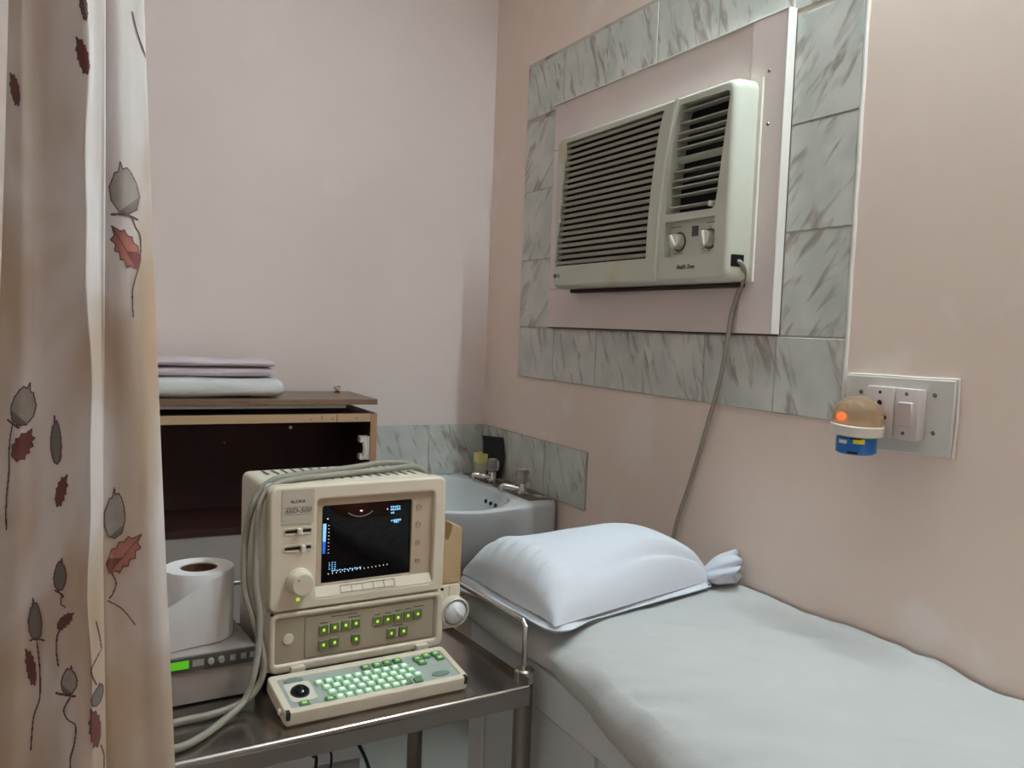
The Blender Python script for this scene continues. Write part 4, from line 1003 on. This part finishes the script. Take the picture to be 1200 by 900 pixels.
def flower(parts):
    """parts: ('bud'|'leaf', cx, cy, half width, half height, angle, flip, material) or ('stem', points, width); units of the curtain drawing"""
    allp = []
    for p in parts:
        if p[0] == 'stem': allp += p[1]
        else: allp += [(p[1] - max(p[3], p[4]) * 1.1, p[2] - max(p[3], p[4]) * 1.1), (p[1] + max(p[3], p[4]) * 1.1, p[2] + max(p[3], p[4]) * 1.1)]
    A = np.array(allp); x0, y0 = A.min(0) - 2; x1, y1 = A.max(0) + 2
    ST = .75
    nx, ny = int((x1 - x0) / ST) + 1, int((y1 - y0) / ST) + 1
    X, Y = np.meshgrid(x0 + (np.arange(nx) + .5) * ST, y0 + (np.arange(ny) + .5) * ST)
    mi = np.full(X.shape, -1)
    for p in parts:
        if p[0] == 'stem':
            S = [(v.x, v.y) for v in catmull([(a, b, 0) for a, b in p[1]], 6)]
            mi[segdist(S, X, Y) < p[2]] = 2
        else:
            poly0 = BUD if p[0] == 'bud' else LEAF; ca, sa = math.cos(p[5]), math.sin(p[5])
            P = [(p[1] + ca * a * p[6] * p[3] + sa * b * p[4], p[2] + sa * a * p[6] * p[3] - ca * b * p[4]) for a, b in poly0]
            ins = inpoly(P, X, Y); bd_ = segdist(P + P[:1], X, Y) < .8
            mi[ins] = p[7]; mi[bd_] = 2
            if p[0] == 'leaf':
                v0, v1 = P[0], P[9]; mi[ins & (segdist([v0, v1], X, Y) < .7)] = 2
                half = ins & (((X - v0[0]) * (v1[1] - v0[1]) - (Y - v0[1]) * (v1[0] - v0[0])) * p[6] > 0) & (mi == 1) & (Y > p[2] + p[4] * .2)
                mi[half] = 3
            else:
                dk_ = ins & (mi != 2) & ((X - p[1]) * p[6] * .8 + (Y - p[2]) > p[4] * .75)
                mi[dk_] = 4
    verts = {}; vl = []; faces = []; fm = []
    cache = {}
    def vert(i, j):
        if (i, j) in verts: return verts[(i, j)]
        px, py = x0 + i * ST, y0 + j * ST; z = 1.615 - .00089 * py
        if j not in cache: cache[j] = path_at(z)
        xy, pp = cache[j]
        s = np.where((pp[:-1] - px) * (pp[1:] - px) <= 0)[0]
        if len(s) == 0: verts[(i, j)] = None; return None
        best = None
        for q in s:
            d = pp[q + 1] - pp[q]; t = 0 if abs(d) < 1e-9 else (px - pp[q]) / d
            p = xy[q] + (xy[q + 1] - xy[q]) * t
            if best is None or p[1] < best[1]: best = (p[0], p[1])
        verts[(i, j)] = len(vl); vl.append((best[0] - .0002, best[1] - .0009, z)); return verts[(i, j)]
    for j in range(ny):
        for i in range(nx):
            if mi[j, i] < 0: continue
            q = [vert(i, j), vert(i + 1, j), vert(i + 1, j + 1), vert(i, j + 1)]
            if None in q: continue
            ys = [vl[k][1] for k in q]
            if max(ys) - min(ys) > .004: continue
            faces.append(q[::-1]); fm.append(int(mi[j, i]))
    me = bpy.data.meshes.new('printed_flower'); me.from_pydata(vl, [], faces); me.polygons.foreach_set('material_index', fm)
    mk('printed_flower', me, [M_fl_grey, M_fl_red, M_fl_dark, M_fl_mar, M_fl_grey2], cu, None, smooth='all')
M_fl_grey2 = mat('print_bud_dark', (112, 106, 100), .9)
flower([('bud', 144, 207, 19, 30, 0, 1, 0), ('leaf', 145, 276, 19, 25, 0, 1, 1), ('stem', [(128, 239), (145, 238), (160, 242)], 1.4), ('stem', [(153, 240), (158, 252), (164, 262), (163, 292), (157, 312), (153, 330), (154, 358)], .8)])
flower([('leaf', 93, 70, 8, 21, 0, 1, 3)])
flower([('leaf', 16, 111, 6, 19, 0, 1, 3)])
flower([('bud', 26, 461, 14, 25, .12, -1, 0), ('leaf', 25, 508, 15, 17, -.2, -1, 3), ('stem', [(14, 482), (10, 505), (9, 540), (6, 575), (6, 606)], .8), ('stem', [(8, 480), (14, 484), (20, 488)], 1.3)])
flower([('bud', 62, 502, 6, 28, 0, 1, 4)])
flower([('leaf', 68, 560, 7, 19, 0, -1, 3)])
flower([('bud', 131, 596, 13, 31, .1, 1, 0), ('leaf', 142, 646, 20, 26, .15, -1, 1), ('stem', [(126, 668), (132, 682), (128, 695), (124, 700)], .9), ('stem', [(122, 703), (140, 716), (155, 737)], .8)])
flower([('bud', 66, 658, 7, 19, 0, -1, 4), ('stem', [(61, 677), (66, 680), (70, 684)], 1.2), ('stem', [(68, 682), (67, 692), (72, 696)], .8), ('leaf', 72, 712, 7, 12, .3, -1, 3), ('stem', [(70, 716), (63, 730), (62, 750), (64, 766)], .9)])
flower([('bud', 38, 712, 7.5, 25, 0, 1, 4), ('stem', [(33, 737), (38, 735), (48, 737)], 1.2), ('leaf', 33, 768, 6, 23, 0, 1, 3), ('stem', [(40, 740), (43, 770), (43, 806), (36, 830), (33, 868)], .9)])
flower([('bud', 76, 782, 9, 17, 0, -1, 0), ('stem', [(62, 799), (72, 800), (82, 801)], 1.5), ('stem', [(77, 803), (70, 818), (74, 829), (83, 836), (82, 856), (77, 878), (79, 899)], .9)])
flower([('bud', 109, 804, 7, 13, .3, 1, 4), ('stem', [(107, 791), (101, 772), (107, 760), (114, 752)], .9), ('stem', [(107, 716), (111, 735), (113, 750)], .8)])
flower([('leaf', 105, 842, 8, 25, .1, 1, 3), ('stem', [(112, 868), (116, 884), (116, 900)], .7)])
flower([('stem', [(155, 0), (160, 18), (166, 32), (173, 46)], 1.0)])
flower([('leaf', 94, 14, 5, 18, 0, 1, 4)])
# curtain track on the ceiling side
ct = thing('curtain_rail', 'white ceiling curtain rail above the curtain, out of the photo', 'curtain rail', (-1.3, -1.6, 2.30))
mk('track', boxm((-2.69, -1.615, 2.305), (-1.10, -1.585, 2.33), .003), M_lampb, ct)
for x in (-2.4, -1.7, -1.14): mk('hanger', boxm((x - .006, -1.606, 2.33), (x + .006, -1.594, 2.7495)), M_lampb, ct)

# ------------------------------------------------------------------ tube lamp high on the right wall
wl = thing('bulb_lamp', 'small warm bulb lamp on a stool past the foot of the bed', 'lamp', (-.21, -2.95, 0))
mk('stool_top', boxm((-.36, -3.10, .56), (-.06, -2.80, .58), .004), M_wood, wl)
for x in (-.34, -.08):
    for y in (-3.08, -2.82): mk('leg', boxm((x - .012, y - .012, 0), (x + .012, y + .012, .56)), M_woode, wl)
mk('stand', lathem([(.05, .5805), (.05, .59), (.012, .60), (.010, .77), (.016, .775), (.016, .80), (0, .80)], 20, T((-.21, -2.95, 0))), M_black, wl, None, smooth=True)
mk('bulb', lathem([(.010, .8005), (.024, .825), (.026, .84), (.018, .858), (0, .866)], 20, T((-.21, -2.95, 0))), mat('bulb_glow', (255, 190, 120), .4, emit=(255, 150, 80), es=80), wl, None, smooth=True)
tl2 = thing('tube_lamp', 'white fluorescent tube lamp high on the right wall, above the photo', 'lamp', (0, TUBE_P[1], 2.48))
mk('fitting', boxm((-.045, TUBE_P[1] - .62, TUBE_P[2] - .025), (-.001, TUBE_P[1] + .62, TUBE_P[2] + .025), .004), M_lampb, tl2)
mk('tube', tubem([(TUBE_P[0], TUBE_P[1] - TUBE_L / 2, TUBE_P[2]), (TUBE_P[0], TUBE_P[1] + TUBE_L / 2, TUBE_P[2])], .014, 10), M_tubew, tl2, None, smooth=True)
for q in (-1, 1): mk('lamp_holder', boxm((-.095, TUBE_P[1] + q * .612 - .010, TUBE_P[2] - .02), (-.045, TUBE_P[1] + q * .612 + .010, TUBE_P[2] + .02), .003), M_lampb, tl2)
